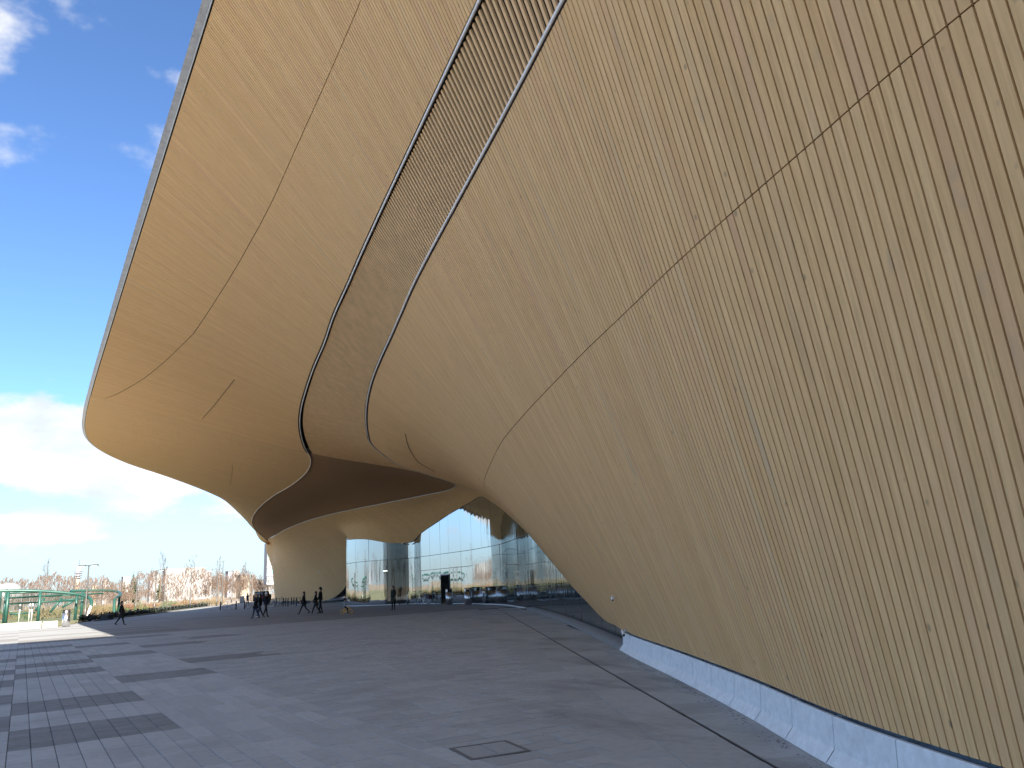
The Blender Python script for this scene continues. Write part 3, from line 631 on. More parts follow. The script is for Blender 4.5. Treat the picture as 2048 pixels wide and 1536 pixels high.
# size in the picture decides which slabs are separate objects
d = S_[:, :2]; zz = d[:, 0]*fwd.x+d[:, 1]*fwd.y-EYE*fwd.z; X = 1024+FPX*(d[:, 0]*rgt.x+d[:, 1]*rgt.y-EYE*rgt.z)/np.maximum(zz, .1); Yp = 768-FPX*(d[:, 0]*upv.x+d[:, 1]*upv.y-EYE*upv.z)/np.maximum(zz, .1)
vis = (zz > .5) & (X > -20) & (X < 2068) & (Yp < 1560); area = np.where(vis, S_[:, 2]*S_[:, 3]/np.maximum(zz, .5)**3, 0)
order = np.argsort(-area); solo_ids = set(order[:296].tolist())
PL = empty('plaza_paving', (4, 8, 0)); tag(PL, kind='structure'); bpy.context.view_layer.update()
mats3 = ['slab_light', 'slab_dark', 'slab_mid']
def slab_v(r):
    cx, cy, sx_, sy_, rz, mi = r; ca, sa = math.cos(rz), math.sin(rz); dz = random.uniform(-.0018, .0018); tx = random.uniform(-.0012, .0012); bv = .004; vs = []
    for z, k in ((-.02, 0), (-.005+dz, 0), (0+dz, bv)):
        for a, b_ in ((-1, -1), (1, -1), (1, 1), (-1, 1)):
            xx = a*(sx_/2-k); yy = b_*(sy_/2-k); vs.append((cx+xx*ca-yy*sa, cy+xx*sa+yy*ca, z+(tx*a if z > -.01 else 0)))
    return vs
SF = np.array([(0, 1, 5, 4), (1, 2, 6, 5), (2, 3, 7, 6), (3, 0, 4, 7), (4, 5, 9, 8), (5, 6, 10, 9), (6, 7, 11, 10), (7, 4, 8, 11), (8, 9, 10, 11)])
bulk = {0: [], 1: [], 2: []}
for i, r in enumerate(slabs):
    if i in solo_ids:
        me = npmesh('slab', np.array(slab_v(r)), SF, mats3[r[5]], rnd=np.full(12, random.random())); o = link(bpy.data.objects.new('slab', me)); o.parent = PL; o.matrix_parent_inverse = Matrix.Translation((-4, -8, 0))
    else: bulk[r[5]].append(slab_v(r))
for mi, L in bulk.items():
    V = np.array(L).reshape(-1, 3); n = len(L); F = (SF[None]+(np.arange(n)*12)[:, None, None]).reshape(-1, 4)
    me = npmesh('far_slabs', V, F, mats3[mi], rnd=np.repeat(rng.random(n), 12)); o = link(bpy.data.objects.new('far_slabs', me)); o.parent = PL; o.matrix_parent_inverse = Matrix.Translation((-4, -8, 0)); tag(o, kind='stuff')
b = MB(); a0 = base+D*-3; a1 = base+D*42
b.box(((a0.x+a1.x)/2+Nn.x*.02, (a0.y+a1.y)/2+Nn.y*.02, -.006), (.016, (a1-a0).length, .014), -R(27.34)); tag(b.build('drain_slot', 'dark_metal'), 'thin metal drain slot running diagonally across the paving', 'drain')
mh = empty('manhole_cover', (4.15, 7.37, 0), R(-8), 'square steel manhole cover set in the near paving', 'manhole')
concrete('cast_iron', (.15, .145, .14), 20.)
fr_ = MB()
for a, b_, w, h in ((0, .30, .64, .04), (0, -.30, .64, .04), (.30, 0, .04, .56), (-.30, 0, .04, .56)): fr_.box((a, b_, .003), (w, h, .012))
fr_.build('frame', 'cast_iron', mh)
b = MB(); b.box((-.142, 0, .001), (.27, .55, .012)); b.box((.142, 0, .001), (.27, .55, .012)); b.build('lid', 'slab_mid', mh)
# leaves and grit gathered along the plinth
b = MB()
for i in range(900):
    u = random.uniform(1.5, 13.5); x = px_(u)-.20-abs(random.gauss(0, .10)); s_ = random.uniform(.004, .013); a = random.uniform(0, 6.3)
    if random.random() < .35*math.sin(u*3.1)**2+.3: b.add([(x+s_*math.cos(a+k*1.57)*(1 if k % 2 else 1.6), u+s_*math.sin(a+k*1.57), .006+random.uniform(0, .004)) for k in range(4)], [(0, 1, 2, 3)])
simple('litter', (.03, .022, .014), .9); tag(b.build('leaf_litter', 'litter'), 'dark leaf litter gathered along the concrete plinth', 'litter', kind='stuff')
HN = (45.6+20)*math.tan(SUN_EL)
# the building behind the viewpoint whose shadow lies on the near plaza
nb = empty('neighbouring_building', (-5.2, -26, 0), 0, 'pale stone office block standing behind the viewpoint, out of the picture', 'building')
MB().box((0, 0, HN/2), (14.8, 12, HN)).build('wall', 'stone_pale', nb)
for i in range(4):
    for j in range(6): MB().box((-5.25+3.5*i, 6.01, 3.2+j*3.9), (1.9, .06, 2.2)).build('window', 'dark_frame', nb)
# ---------------------------------------------------------------- street furniture
simple('bin_steel', (.66, .66, .67), .30, 1.0, .1, 2); simple('green_paint', (.016, .066, .052), .45, .1, .12); simple('white_paint', (.80, .80, .78), .5); simple('pole_grey', (.09, .085, .08), .5, .4)
simple('hedge_leaf', (.018, .028, .016), .9, var=.5, scale=5.); simple('bench_wood', (.09, .065, .05), .8); simple('orange_mesh', (.10, .07, .045), .8, var=.2)
yaw = lambda d: math.atan2(-d[0], d[1])
RT = Vector((rgt0.x, rgt0.y, 0)); VW = Vector((math.sin(AZ), math.cos(AZ), 0))
def litter_bin(p, label, s=1.0, rz=0.):
    o = empty('litter_bin', (p[0], p[1], 0), rz, label, 'litter bin', 'steel litter bins'); h = 1.22*s; r = .27*s
    MB().lathe([(r, .02), (r, h*.82)], n=24).build('body', 'bin_steel', o, True)
    b = MB()
    for a0, a1 in ((.55, 2.6), (3.7, 5.75)):
        n = 9; vs = []
        for i in range(n):
            a = a0+(a1-a0)*i/(n-1)
            for z in (h*.82, h): vs.append((r*math.cos(a), r*math.sin(a), z))
        b.add(vs, [(2*i, 2*i+2, 2*i+3, 2*i+1) for i in range(n-1)])
    b.build('hood', 'bin_steel', o, True)
    MB().lathe([(r*.92, h*.70), (r*.92, h*.95)], n=20).build('liner', 'rubber', o, True)
    MB().lathe([(r*1.02, h*.985), (r*1.02, h+.02), (r*.6, h+.05)], n=24).build('lid', 'dark_metal', o, True)
    return o
litter_bin(onz(131, 1253), 'steel litter bin at the end of the low pale wall', 1.0, .6)
litter_bin((gpt(S_DOOR0-1.6, 0)[0]-1.0, gpt(S_DOOR0-1.6, 0)[1]-.3), 'steel litter bin right beside the open entrance door', 1.0, 1.2)
litter_bin((gpt(S_DOOR0-5.4, 0)[0]-.9, gpt(S_DOOR0-5.4, 0)[1]-.3), 'steel litter bin in front of the glass, second from the entrance door', 1.0, 1.0)
# low pale wall
lw = empty('low_wall', (-7, 71.4, 0), 0, 'low pale concrete wall catching the sun at the plaza edge', 'wall')
for i in range(9):
    x1 = 8.4-i*2.02; MB().box((x1-1.0, .55+.02*x1, .24), (2.0, .45, .50)).build('block', 'wall_concrete', lw)
MB().box((9.0, .78, .22), (1.0, .45, .46)).build('end_block', 'stone_pale', lw)
# lamp posts
def lamp(base, top, arms, label, name='street_lamp', r=.075):
    o = empty(name, (base[0], base[1], 0), 0, label, 'street lamp', 'street lamps along the plaza edge'); H = top
    MB().tube([(0, 0, 0), (0, 0, 1.1), (0, 0, 1.15), (0, 0, H)], [r*1.5, r*1.5, r, r*.7], 8).build('pole', 'pole_grey', o, True)
    for d, L in arms:
        v = RT*d; b = MB(); q = yaw(v)
        b.box((v.x*L*.5, v.y*L*.5, H), (.26, L, .07), q); b.box((v.x*L*.62, v.y*L*.62, H+.05), (.36, L*.75, .07), q, taper=.7); b.build('lamp_head', 'pole_grey', o)
        b = MB(); b.box((v.x*L*.62, v.y*L*.62, H-.045), (.28, L*.6, .02), q); b.build('diffuser', 'white_sill', o)
    return o
def pix_lamp(bx, by, tx, ty, arms, label, Y=None, r=.075):
    p = onz(bx, by) if Y is None else atd(bx, by, Y); t_ = atd(tx, ty, p.y); return lamp((p.x, p.y), t_.z, arms, label, r=r)
pix_lamp(169, 1240, 178, 1131, [(1, 1.0), (-1, 1.0)], 'tall lamp post with two arms standing in front of the green court', 92, .085)
pix_lamp(308, 1226, 314, 1141, [(1, 1.1)], 'single-arm lamp post on the hedge line, before the big white block', 112, .08)
pix_lamp(380, 1213, 385, 1145, [(1, 1.1)], 'single-arm lamp post further along the hedge, right of the white block', 140, .09)
pix_lamp(433, 1212, 435, 1149, [(1, 1.2)], 'single-arm lamp post at the far end of the hedge', 152, .09)
pix_lamp(443, 1212, 446, 1123, [(1, .3), (-1, .3)], 'slim tall mast beside the last lamp of the hedge', 156, .09)
pix_lamp(272, 1205, 278, 1144, [(1, .7)], 'lamp post in the lawn behind the hedge, short arm', 150, .09)
pix_lamp(145, 1205, 148, 1154, [(1, .5)], 'far lamp post behind the green court, left of the tower', 190, .10)
pix_lamp(328, 1210, 330, 1169, [(-1, .8)], 'small far lamp post between the birches', 215, .10)
pix_lamp(463, 1207, 465, 1162, [(1, .5)], 'far lamp post beside the sunlit road', 220, .10)
# hedge and little posts along the plaza edge
he = [Vector((5.0, 84.5, 0)), Vector((8.7, 94.6, 0)), Vector((13.0, 105.5, 0)), Vector((21.4, 130.4, 0)), Vector((27.5, 146, 0))]
def alongp(pts, s):
    for a, b in zip(pts[:-1], pts[1:]):
        L = (b-a).length
        if s <= L: return a+(b-a)*(s/L)
        s -= L
    return pts[-1]
HL = sum((b-a).length for a, b in zip(he[:-1], he[1:]))
b = MB(); s = 0
while s < HL:
    p = alongp(he, s)+Vector((random.uniform(-.5, .1), 0, 0)); r = random.uniform(.28, .48)
    n = 7; 
    for k in range(16):
        q = Vector((random.gauss(0, r*.5), random.gauss(0, r*.6), abs(random.gauss(.28, .16)))); a = random.uniform(0, 6.3); l = random.uniform(.08, .17)
        d1 = Vector((math.cos(a), math.sin(a), random.uniform(-.5, .5)))*l; d2 = Vector((-math.sin(a), math.cos(a), random.uniform(-.5, .8)))*l*.6
        c = p+q; b.add([c-d1, c+d2, c+d1, c-d2], [(0, 1, 2, 3)])
    s += .12
o = b.build('low_hedge', 'hedge_leaf'); tag(o, 'low dark clipped hedge along the far edge of the plaza', 'hedge')
po = None
for i in range(26):
    p = alongp(he, 1+i*(HL-2)/25)+Vector((.45, -.1, 0))
    if po is None:
        po = MB().tube([(0, 0, 0), (0, 0, .72), (0, 0, .75)], [.055, .055, .03], 8).build('edge_post', 'dark_metal', None, True); o = po
    else: o = link(po.copy())
    o.location = p; tag(o, 'short black post in the row along the hedge', 'post', 'black posts along the hedge')
kb = MB()
for a, c in zip(he[:-1], he[1:]):
    d = c-a; m_ = (a+c)/2+Vector((.75, -.15, 0)); kb.box((m_.x, m_.y, .03), (.25, d.length+.1, .16), yaw(d))
tag(kb.build('kerb', 'kerb_concrete'), kind='structure')
bn = empty('bench', onz(214, 1240), yaw(he[1]-he[0])+1.57, 'dark wooden bench by the hedge behind the walking person', 'bench')
for i in range(4): MB().box((0, -.24+i*.16, .46), (2.6, .13, .05)).build('slat', 'bench_wood', bn)
for x in (-1.0, 1.0): MB().box((x, 0, .22), (.12, .55, .44)).build('leg', 'dark_metal', bn)
# green ball court with a thick bent top rail
gc = empty('ball_court_fence', (-4, 95, 0), 0, 'green steel ball court fence with a thick curved top rail', 'fence'); bpy.context.view_layer.update()
def gch(o): o.parent = gc; o.matrix_parent_inverse = Matrix.Translation((4, -95, 0)); return o
def pixpath(pts, Y): return [atd(x, y, Y if not isinstance(Y, list) else Y[i]) for i, (x, y) in enumerate(pts)]
def smoothpath(p, k=6):
    p = np.array([tuple(q) for q in p]); tt = np.arange(len(p)); return [Vector(q) for q in herm(tt, p, np.linspace(0, len(p)-1, (len(p)-1)*k+1))]
rail1 = smoothpath(pixpath([(-60, 1185), (0, 1182), (60, 1181.5), (110, 1184), (150, 1188), (172, 1193), (181, 1198), (183, 1206), (182, 1212)], [97, 97, 97, 96.5, 96, 95.5, 95, 94.5, 94.2]))
gch(MB().tube(rail1, .155, 10).build('top_rail', 'green_paint', None, True))
pz = rail1[-1]; gch(MB().tube([pz, Vector((pz.x-.35, pz.y, 0))], .12, 8).build('end_post', 'white_paint', None, True))
rail2 = smoothpath(pixpath([(140, 1182), (170, 1181), (205, 1181), (230, 1182.5), (241, 1187), (238, 1192), (231, 1196), (229, 1204), (228, 1229)], [122, 121, 120, 118, 115, 112, 110, 109, 108]))
gch(MB().tube(rail2, .16, 10).build('top_rail', 'green_paint', None, True))
for x, y0, y1, Y in ((17, 1184, 1245, 96), (1, 1184, 1245, 97), (81, 1184, 1243, 96), (154, 1190, 1238, 98), (239, 1190, 1228, 114), (12, 1185, 1244, 99), (166, 1183, 1232, 112)):
    p = atd(x, y0, Y); gch(MB().tube([(p.x, p.y, p.z), (p.x-.0, p.y, 0)], .15 if x != 12 else .09, 8).build('post', 'green_paint', None, True))
for y, Y, x0, x1 in ((1196, 99, 18, 124), (1208, 99, 18, 154), (1200, 108, 120, 180), (1193, 110, 90, 207), (1228, 100, 20, 70), (1187, 98, 20, 84)):
    p, q = atd(x0, y, Y), atd(x1, y-(x1-x0)*.055, Y+.5); gch(MB().tube([p, q], .09, 6).build('rail', 'green_paint', None, True))
q0, q1 = atd(-20, 1240, 96.6), atd(174, 1238, 95.3); nb_ = 120
for seg in range(4):
    b = MB()
    for i in range(seg*30, seg*30+30):
        p = q0+(q1-q0)*(i/nb_); b.tube([(p.x, p.y, .05), (p.x, p.y, 2.9)], .012, 3, cap=False)
    gch(b.build('bar_panel', 'green_paint'))
q0, q1 = atd(172, 1240, 112), atd(230, 1238, 109)
b = MB()
for i in range(34):
    p = q0+(q1-q0)*(i/33); b.tube([(p.x, p.y, .05), (p.x, p.y, 4.0)], .012, 3, cap=False)
gch(b.build('bar_panel', 'orange_mesh'))
for x0, y0, x1, y1, Y in ((100, 1225, 124, 1196, 106), (70, 1222, 90, 1196, 110), (124, 1215, 150, 1200, 108)):
    gch(MB().tube([atd(x0, y0, Y), atd(x1, y1, Y)], .14, 6).build('brace', 'green_paint', None, True))
for x in (39, 59, 64):
    p, q = atd(x, 1226, 100), atd(x+1, 1203, 100); o = MB().tube([(0, 0, 0), (0, 0, q.z)], .055, 6).build('court_post', 'white_paint', None, True); o.location = (p.x, p.y, 0); tag(o, 'white slender post standing inside the green ball court', 'post', 'white posts inside the court')
# bollards in front of the far leg
bo = None
for i, (x, y) in enumerate([(472, 1219.5), (489, 1218.4), (546, 1209.5), (549.5, 1210), (553, 1208.6), (567, 1210.4), (571.3, 1211.5), (575.7, 1213), (582.7, 1209.6), (587.5, 1210.5), (592.6, 1211.8), (440.5, 1220.5)]):
    p = onz(x, y)
    if bo is None: bo = MB().tube([(0, 0, 0), (0, 0, .95), (0, 0, 1.0)], [.07, .07, .045], 10).build('bollard', 'dark_metal', None, True); o = bo
    else: o = link(bo.copy())
    o.location = p
    lab = {0: 'dark bollard standing alone left of the walking group', 1: 'dark bollard just left of the far walking person', 11: 'dark post with a small bicycle leaning on it, leftmost of the bollards'}.get(i, 'dark steel bollard in the row before the timber leg')
    tag(o, lab, 'bollard', 'bollards before the timber leg')
# ---------------------------------------------------------------- bicycles and scooter
simple('bike_black', (.02, .02, .024), .4, .3); simple('bike_white', (.72, .73, .72), .4); simple('pannier_red', (.28, .02, .02), .7); simple('yellow', (.78, .42, .02), .5); simple('scooter_teal', (.35, .55, .55), .4)
def bicycle(p, rz, label, paint='bike_black', s=1.0, pannier=False, name='bicycle', cat='bicycle', lean=.06, fat=1., rimc='steel'):
    o = empty(name, (p[0], p[1], 0), rz, label, cat, 'parked bicycles' if cat == 'bicycle' else None); o.rotation_euler = (0, lean, rz); o.scale = (s, s, s)
    for yy in (-.53, .53):
        w = empty('wheel'); w.parent = o; w.location = (0, yy, .34)
        MB().torus((0, 0, 0), (1, 0, 0), .325, .018, 30, 6).build('tyre', 'rubber', w, True); MB().torus((0, 0, 0), (1, 0, 0), .30, .010*(1+(fat-1)*2), 30, 4).build('rim', rimc, w, True)
        b = MB()
        for k in range(12):
            a = k*math.pi/6; b.tube([(0, 0, 0), (0, .3*math.cos(a), .3*math.sin(a))], .003, 3, cap=False)
        b.tube([(-.05, 0, 0), (.05, 0, 0)], .02, 6); b.build('spokes', 'steel', w)
    b = MB(); bbk = (0, -.08, .28); st = (0, -.22, .82); hd = (0, .36, .86); hl = (0, .40, .66)
    for a, c, r in ((bbk, st, .017), (bbk, hl, .019), (st, hd, .017), (hd, hl, .02), (hl, (0, .53, .34), .014), (bbk, (0, -.53, .34), .012), (st, (0, -.53, .34), .010), (st, (0, -.25, .96), .014), (hd, (0, .33, 1.02), .015)): b.tube([a, c], r*fat, 6)
    b.build('frame', paint, o, True)
    MB().tube([(-.28, .22, 1.04), (-.22, .30, 1.06), (0, .34, 1.02), (.22, .30, 1.06), (.28, .22, 1.04)], .013, 6).build('handlebar', 'bike_black', o, True)
    b = MB(); b.box((0, -.30, .985), (.15, .14, .05), 0, taper=.8); b.box((0, -.17, .985), (.06, .16, .04), 0, taper=.8); b.build('saddle', 'rubber', o)
    b = MB(); b.tube([(-.07, -.08, .28), (.07, -.08, .28)], .05, 8); b.tube([(.08, -.08, .28), (.08, .05, .18)], .012, 5); b.tube([(-.08, -.08, .28), (-.08, -.21, .38)], .012, 5); b.box((.12, .05, .18), (.09, .07, .02)); b.box((-.12, -.21, .38), (.09, .07, .02)); b.build('crank', 'steel', o)
    if pannier:
        MB().box((.13, -.58, .58), (.12, .32, .34)).build('pannier', 'pannier_red', o); MB().box((-.12, -.60, .60), (.12, .34, .34)).build('pannier', 'bike_black', o)
        MB().box((0, -.58, .77), (.12, .4, .02)).build('rack', 'bike_black', o)
    return o
BR = yaw(RT)
bicycle(onz(457, 1219.5)+Vector((.1, .2, 0)), BR, 'small dark bicycle parked at the leftmost bollard', s=.95)
bicycle(onz(506, 1217), BR+.15, 'bicycle with a pale wheel just behind the blond walker')
bicycle(onz(540, 1215.5), BR+2.6, 'bicycle half hidden behind the walker in the white hat')
bicycle(onz(561, 1213.5), BR+1.1, 'dark bicycle leaning on the bollards before the timber leg')
bicycle(onz(597, 1213), BR-.5, 'bicycle behind the woman with the handbag')
gd = lambda u: Vector((float(gvf(u+.2)-gvf(u-.2)), .4, 0)).normalized()
def by_glass(x, off=.55):
    best = min(np.linspace(50, 80, 1200), key=lambda u: abs((lambda d: 1024+FPX*d.dot(rgt)/d.dot(fwd))(Vector((float(gvf(u))-off, u, .3-EYE)))-x)); return Vector((float(gvf(best))-off, best, 0)), best
p, u_ = by_glass(846); bicycle(p, yaw(gd(u_))+.55, 'white bicycle with red pannier leaning by the glass wall', 'bike_white', 1.05, True)
p, u_ = by_glass(873); bicycle(p, yaw(gd(u_))-.5, 'dark bicycle parked against the glass beside the entrance door', 'bike_black')
p, u_ = by_glass(806); sc_ = empty('kick_scooter', p, yaw(-gd(u_)), 'dark kick scooter with teal stem standing by the glass', 'scooter')
MB().box((0, 0, .12), (.17, .75, .05)).build('deck', 'bike_black', sc_)
MB().tube([(0, .40, .14), (0, .52, .28), (0, .44, 1.12)], .028, 8).build('stem', 'scooter_teal', sc_, True)
MB().tube([(-.24, .44, 1.13), (.24, .44, 1.13)], .016, 6).build('handlebar', 'rubber', sc_, True)
for yy in (-.42, .54): MB().torus((0, yy, .11), (1, 0, 0), .085, .03, 18, 6).build('wheel', 'rubber', sc_, True)
p = onz(556, 1213); s2_ = empty('kick_scooter', p, BR+.2, 'upright dark kick scooter among the bollards before the timber leg', 'scooter')
MB().box((0, 0, .12), (.17, .75, .05)).build('deck', 'bike_black', s2_); MB().tube([(0, .40, .14), (0, .52, .28), (0, .44, 1.2)], .03, 8).build('stem', 'bike_black', s2_, True)
MB().tube([(-.26, .44, 1.2), (.26, .44, 1.2)], .018, 6).build('handlebar', 'rubber', s2_, True)
for yy in (-.42, .54): MB().torus((0, yy, .11), (1, 0, 0), .085, .03, 18, 6).build('wheel', 'rubber', s2_, True)
# ---------------------------------------------------------------- people
simple('skin', (.50, .30, .22), .6, var=.06); simple('cloth_black', (.012, .012, .014), .9); simple('cloth_navy', (.015, .019, .034), .9); simple('denim', (.02, .035, .085), .9); simple('cloth_olive', (.020, .024, .016), .9)
simple('hair_blond', (.42, .31, .17), .8); simple('hair_brown', (.05, .028, .016), .8); simple('cloth_white', (.62, .62, .61), .9); simple('shoe_white', (.70, .70, .70), .7); simple('cloth_grey', (.33, .35, .37), .9); simple('knit_dark', (.05, .012, .018), .95)
def person(p, face, label, h=1.72, step=0., jacket='cloth_black', legs='cloth_black', shoes='cloth_black', hair='hair_brown', hairlen=0, hat=None, coat=0., bag=None, armsw=None, sit=False, armL=None, name='person'):
    o = empty(name, (p[0], p[1], p[2] if len(p) > 2 else 0), yaw(face), label, 'person'); k = h/1.72; o.scale = (k, k, k)
    sw = step*.8 if armsw is None else armsw
    V = []; E = []; Rr = []; B = []
    def v(x, y, z, r, par=None, r2=None):
        V.append((x, y, z)); Rr.append((r, r2 or r))
        if par is not None: E.append((par, len(V)-1))
        return len(V)-1
    pe = v(0, 0, .95, .125, None, .105); ab = v(0, 0, 1.10, .12, pe, .10); ch = v(0, .0, 1.28, .14, ab, .11); uc = v(0, -.005, 1.40, .12, ch, .09); nk = v(0, .005, 1.50, .052, uc); ja = v(0, .02, 1.565, .07, nk, .085); hd = v(0, .015, 1.65, .072, ja, .085)
    v(0, .115, 1.60, .014, ja)                                                       # nose
    for s, sgn in ((1, 1), (-1, -1)):
        sh = v(.165*s, -.005, 1.405, .062, uc); a = sw*sgn*-1
        ang = a; 
        if armL is not None and s == armL[0]: ang = armL[1]; bend = armL[2]
        else: bend = .25+max(0, a)*.5
        el = v(.205*s, .27*math.sin(ang), 1.405-.27*math.cos(ang), .046, sh); wr = v(.205*s, .27*math.sin(ang)+.24*math.sin(ang+bend), 1.405-.27*math.cos(ang)-.24*math.cos(ang+bend), .031, el)
        pm = v(.200*s, V[wr][1]+.07*math.sin(ang+bend), V[wr][2]-.07*math.cos(ang+bend), .030, wr, .018); B.append((s, V[wr], V[pm], ang+bend))
        hp = v(.085*s, 0, .90, .088, pe); a = step*sgn
        if sit: kn = v(.10*s, .30, .72+.02*s, .062, hp); an = v(.11*s, .34+.05*s, .32, .040, kn); bk = 0
        else:
            bk = .12 if a > 0 else -.35*min(1, abs(a)*2.2)
            kn = v(.09*s, .42*math.sin(a), .90-.42*math.cos(a), .064, hp); an = v(.09*s, V[kn][1]+.40*math.sin(a+(-abs(bk) if a < 0 else -.10*min(1, a*3))), max(.085, V[kn][2]-.40*math.cos(a+bk)), .042, kn)
        he_ = v(.09*s, V[an][1]-.02, max(.035, V[an][2]-.055), .038, an); v(.105*s, V[an][1]+.17, max(.028, V[an][2]-.065), .030, he_, .036)
    if not sit:
        mn = min(q[2] for q in V)-.03
        V[:] = [(x, y, z-mn) for x, y, z in V]
    me = bpy.data.meshes.new('body'); me.from_pydata(V, E, []); ob = bpy.data.objects.new('body_tmp', me); COL.objects.link(ob)
    ob.modifiers.new('sk', 'SKIN').use_smooth_shade = True; sb = ob.modifiers.new('ss', 'SUBSURF'); sb.levels = 1; sb.render_levels = 1
    for i, d in enumerate(me.skin_vertices[0].data): d.radius = Rr[i]; d.use_root = (i == 0)
    dg = bpy.context.evaluated_depsgraph_get(); m2 = bpy.data.meshes.new_from_object(ob.evaluated_get(dg)); m2.name = 'body'
    bpy.data.objects.remove(ob, do_unlink=True)
    # fingers, appended to the same mesh
    fb = MB()
    for s, wr, pm, an in B:
        dz = 0 if sit else -mn
        for f in range(4):
            c0 = Vector((pm[0]-.022*s+.0*f, pm[1]+(.024-.016*f)*math.cos(an), pm[2]+(.024-.016*f)*math.sin(an)+(0 if sit else dz*0))); l = (.062, .07, .066, .05)[f]
            d1 = Vector((-.12*s, math.sin(an), -math.cos(an))); d2 = Vector((-.5*s, math.sin(an+.4), -math.cos(an+.4)))
            fb.tube([c0, c0+d1*l*.6, c0+d1*l*.6+d2.normalized()*l*.5], [.0095, .0085, .006], 5)
        c0 = Vector(wr)*.4+Vector(pm)*.6+Vector((-.01*s, .03*math.cos(an), .03*math.sin(an))); d1 = Vector((-.3*s, math.sin(an+.9), -math.cos(an+.9))); fb.tube([c0, c0+d1*.035, c0+d1*.035+Vector((0, math.sin(an+.2), -math.cos(an+.2)))*.03], [.011, .010, .007], 5)
    import bmesh
    bm = bmesh.new(); bm.from_mesh(m2); nb = len(bm.faces)
    bv = [bm.verts.new(c) for c in fb.v]
    for f in fb.f:
        try: bm.faces.new([bv[i] for i in f])
        except ValueError: pass
    bm.faces.ensure_lookup_table()
    top = max(q[2] for q in V); off = top-1.65
    for i, f in enumerate(bm.faces):
        c = f.calc_center_median(); z = c.z-off; f.smooth = True
        hand = any((c-Vector(pm)).length < .085 for s, wr, pm, an in B)
        if i >= nb or hand: mi = 0
        elif z > 1.49: mi = 0
        elif z > .93 or (abs(c.x) > .16 and z > .6): mi = 1
        elif (z > .105 and not sit) or (sit and z > .34): mi = 2
        else: mi = 3
        f.material_index = mi
    m2.materials.clear()
    for q in ('skin', jacket, legs, shoes): m2.materials.append(MATS[q])
    bm.to_mesh(m2); bm.free()
    link(bpy.data.objects.new('body', m2), o)
    hz_ = V[hd][2]; b = MB()
    b.ell((0, -.012, hz_+.012), (.088, .105, .105), 14, 8, z0=-.15)
    b.ell((0, -.045, hz_-.045), (.082, .070, .09), 12, 6)
    if hairlen: b.ell((0, -.05, hz_-.05-hairlen*.4), (.10, .065, .08+hairlen*.5), 12, 8)
    b.build('hair', hair, o, True)
    if hat: MB().ell((0, .0, hz_+.03), (.098, .115, .115), 14, 8, z0=-.35).build('hat', hat, o, True)
    if coat:
        n = 16; vs = []; lv = [(1.36, .175, .125), (1.15, .165, .13), (.98, .185, .15), (.98-coat*.5, .20, .17+step*.10), (.98-coat, .215, .18+step*.16)]
        for z, rx, ry in lv:
            for i in range(n): a = 2*math.pi*i/n; vs.append((rx*math.cos(a), ry*math.sin(a), z+off))
        b = MB(); b.add(vs, [(i*n+j, i*n+(j+1) % n, (i+1)*n+(j+1) % n, (i+1)*n+j) for i in range(len(lv)-1) for j in range(n)]); b.build('coat', jacket, o, True)
    if bag == 'back':
        b = MB(); b.ell((0, -.19, 1.24+off), (.15, .09, .22), 12, 8); b.build('backpack', 'cloth_black', o, True)
    elif bag == 'side':
        b = MB(); b.box((.26, -.02, .82+off), (.10, .32, .26), taper=.85); b.tube([(.26, -.1, .94+off), (.1, 0, 1.42+off), (.26, .08, .94+off)], .012, 5); b.build('handbag', 'cloth_black', o)
    return o
LEFT = -RT; AWAY = VW; TOWARD = -VW
person(onz(241, 1250), RT+VW*.15, 'person in a long dark coat walking alone by the hedge', 1.70, .38, 'cloth_black', 'cloth_black', 'cloth_black', 'hair_brown', .1, coat=.40)
person(onz(495, 1212.5), AWAY+RT*.2, 'distant person in dark clothes walking away beyond the bollards', 1.80, .15, 'cloth_navy', 'cloth_navy', armL=(1, 1.6, 1.0))
person(onz(510.5, 1237), LEFT+TOWARD*.5, 'blond person in a dark coat and jeans, front left of the walking group', 1.70, .24, 'cloth_black', 'denim', 'cloth_black', 'hair_blond', .12, coat=.26, bag='side')
person(onz(519, 1234), LEFT+AWAY*.1, 'person in dark jeans mostly hidden behind the blond walker', 1.68, .30, 'cloth_black', 'cloth_navy', 'shoe_white', 'hair_brown', .1)
person(onz(531.5, 1233.5), RT+TOWARD*.2, 'person with a white hat and dark backpack beside the blond walker', 1.72, .24, 'cloth_navy', 'cloth_black', 'cloth_black', 'hair_blond', 0, hat='cloth_white', bag='back', coat=.12)
person(onz(607, 1228), LEFT+TOWARD*.2, 'woman in dark clothes with a handbag striding left ahead of a couple', 1.70, .44, 'cloth_black', 'cloth_navy', 'cloth_black', 'hair_brown', .25, bag='side', coat=.16)
person(onz(631, 1228), LEFT+TOWARD*.1, 'person in dark clothes and white shoes walking beside the tall man', 1.66, .40, 'cloth_black', 'cloth_black', 'shoe_white', 'hair_brown', .15, bag='side')
person(onz(640.5, 1226.8), LEFT+AWAY*.1, 'tall man in a black jacket and cap walking left', 1.86, .17, 'cloth_black', 'cloth_black', 'cloth_black', 'hair_brown', hat='cloth_black', coat=.05)
person(onz(787, 1220), TOWARD+LEFT*.45, 'person in a long dark parka standing alone before the glass wall', 1.68, .03, 'cloth_olive', 'cloth_black', 'cloth_black', 'hair_brown', .1, coat=.46, armsw=.05)
dp = Vector(gpt((S_DOOR0+S_DOOR1)/2-.45, 0)); person((dp.x+.35, dp.y, 0), LEFT+TOWARD*.6, 'person in black standing inside the open entrance doorway', 1.74, .10, 'cloth_black', 'cloth_black')
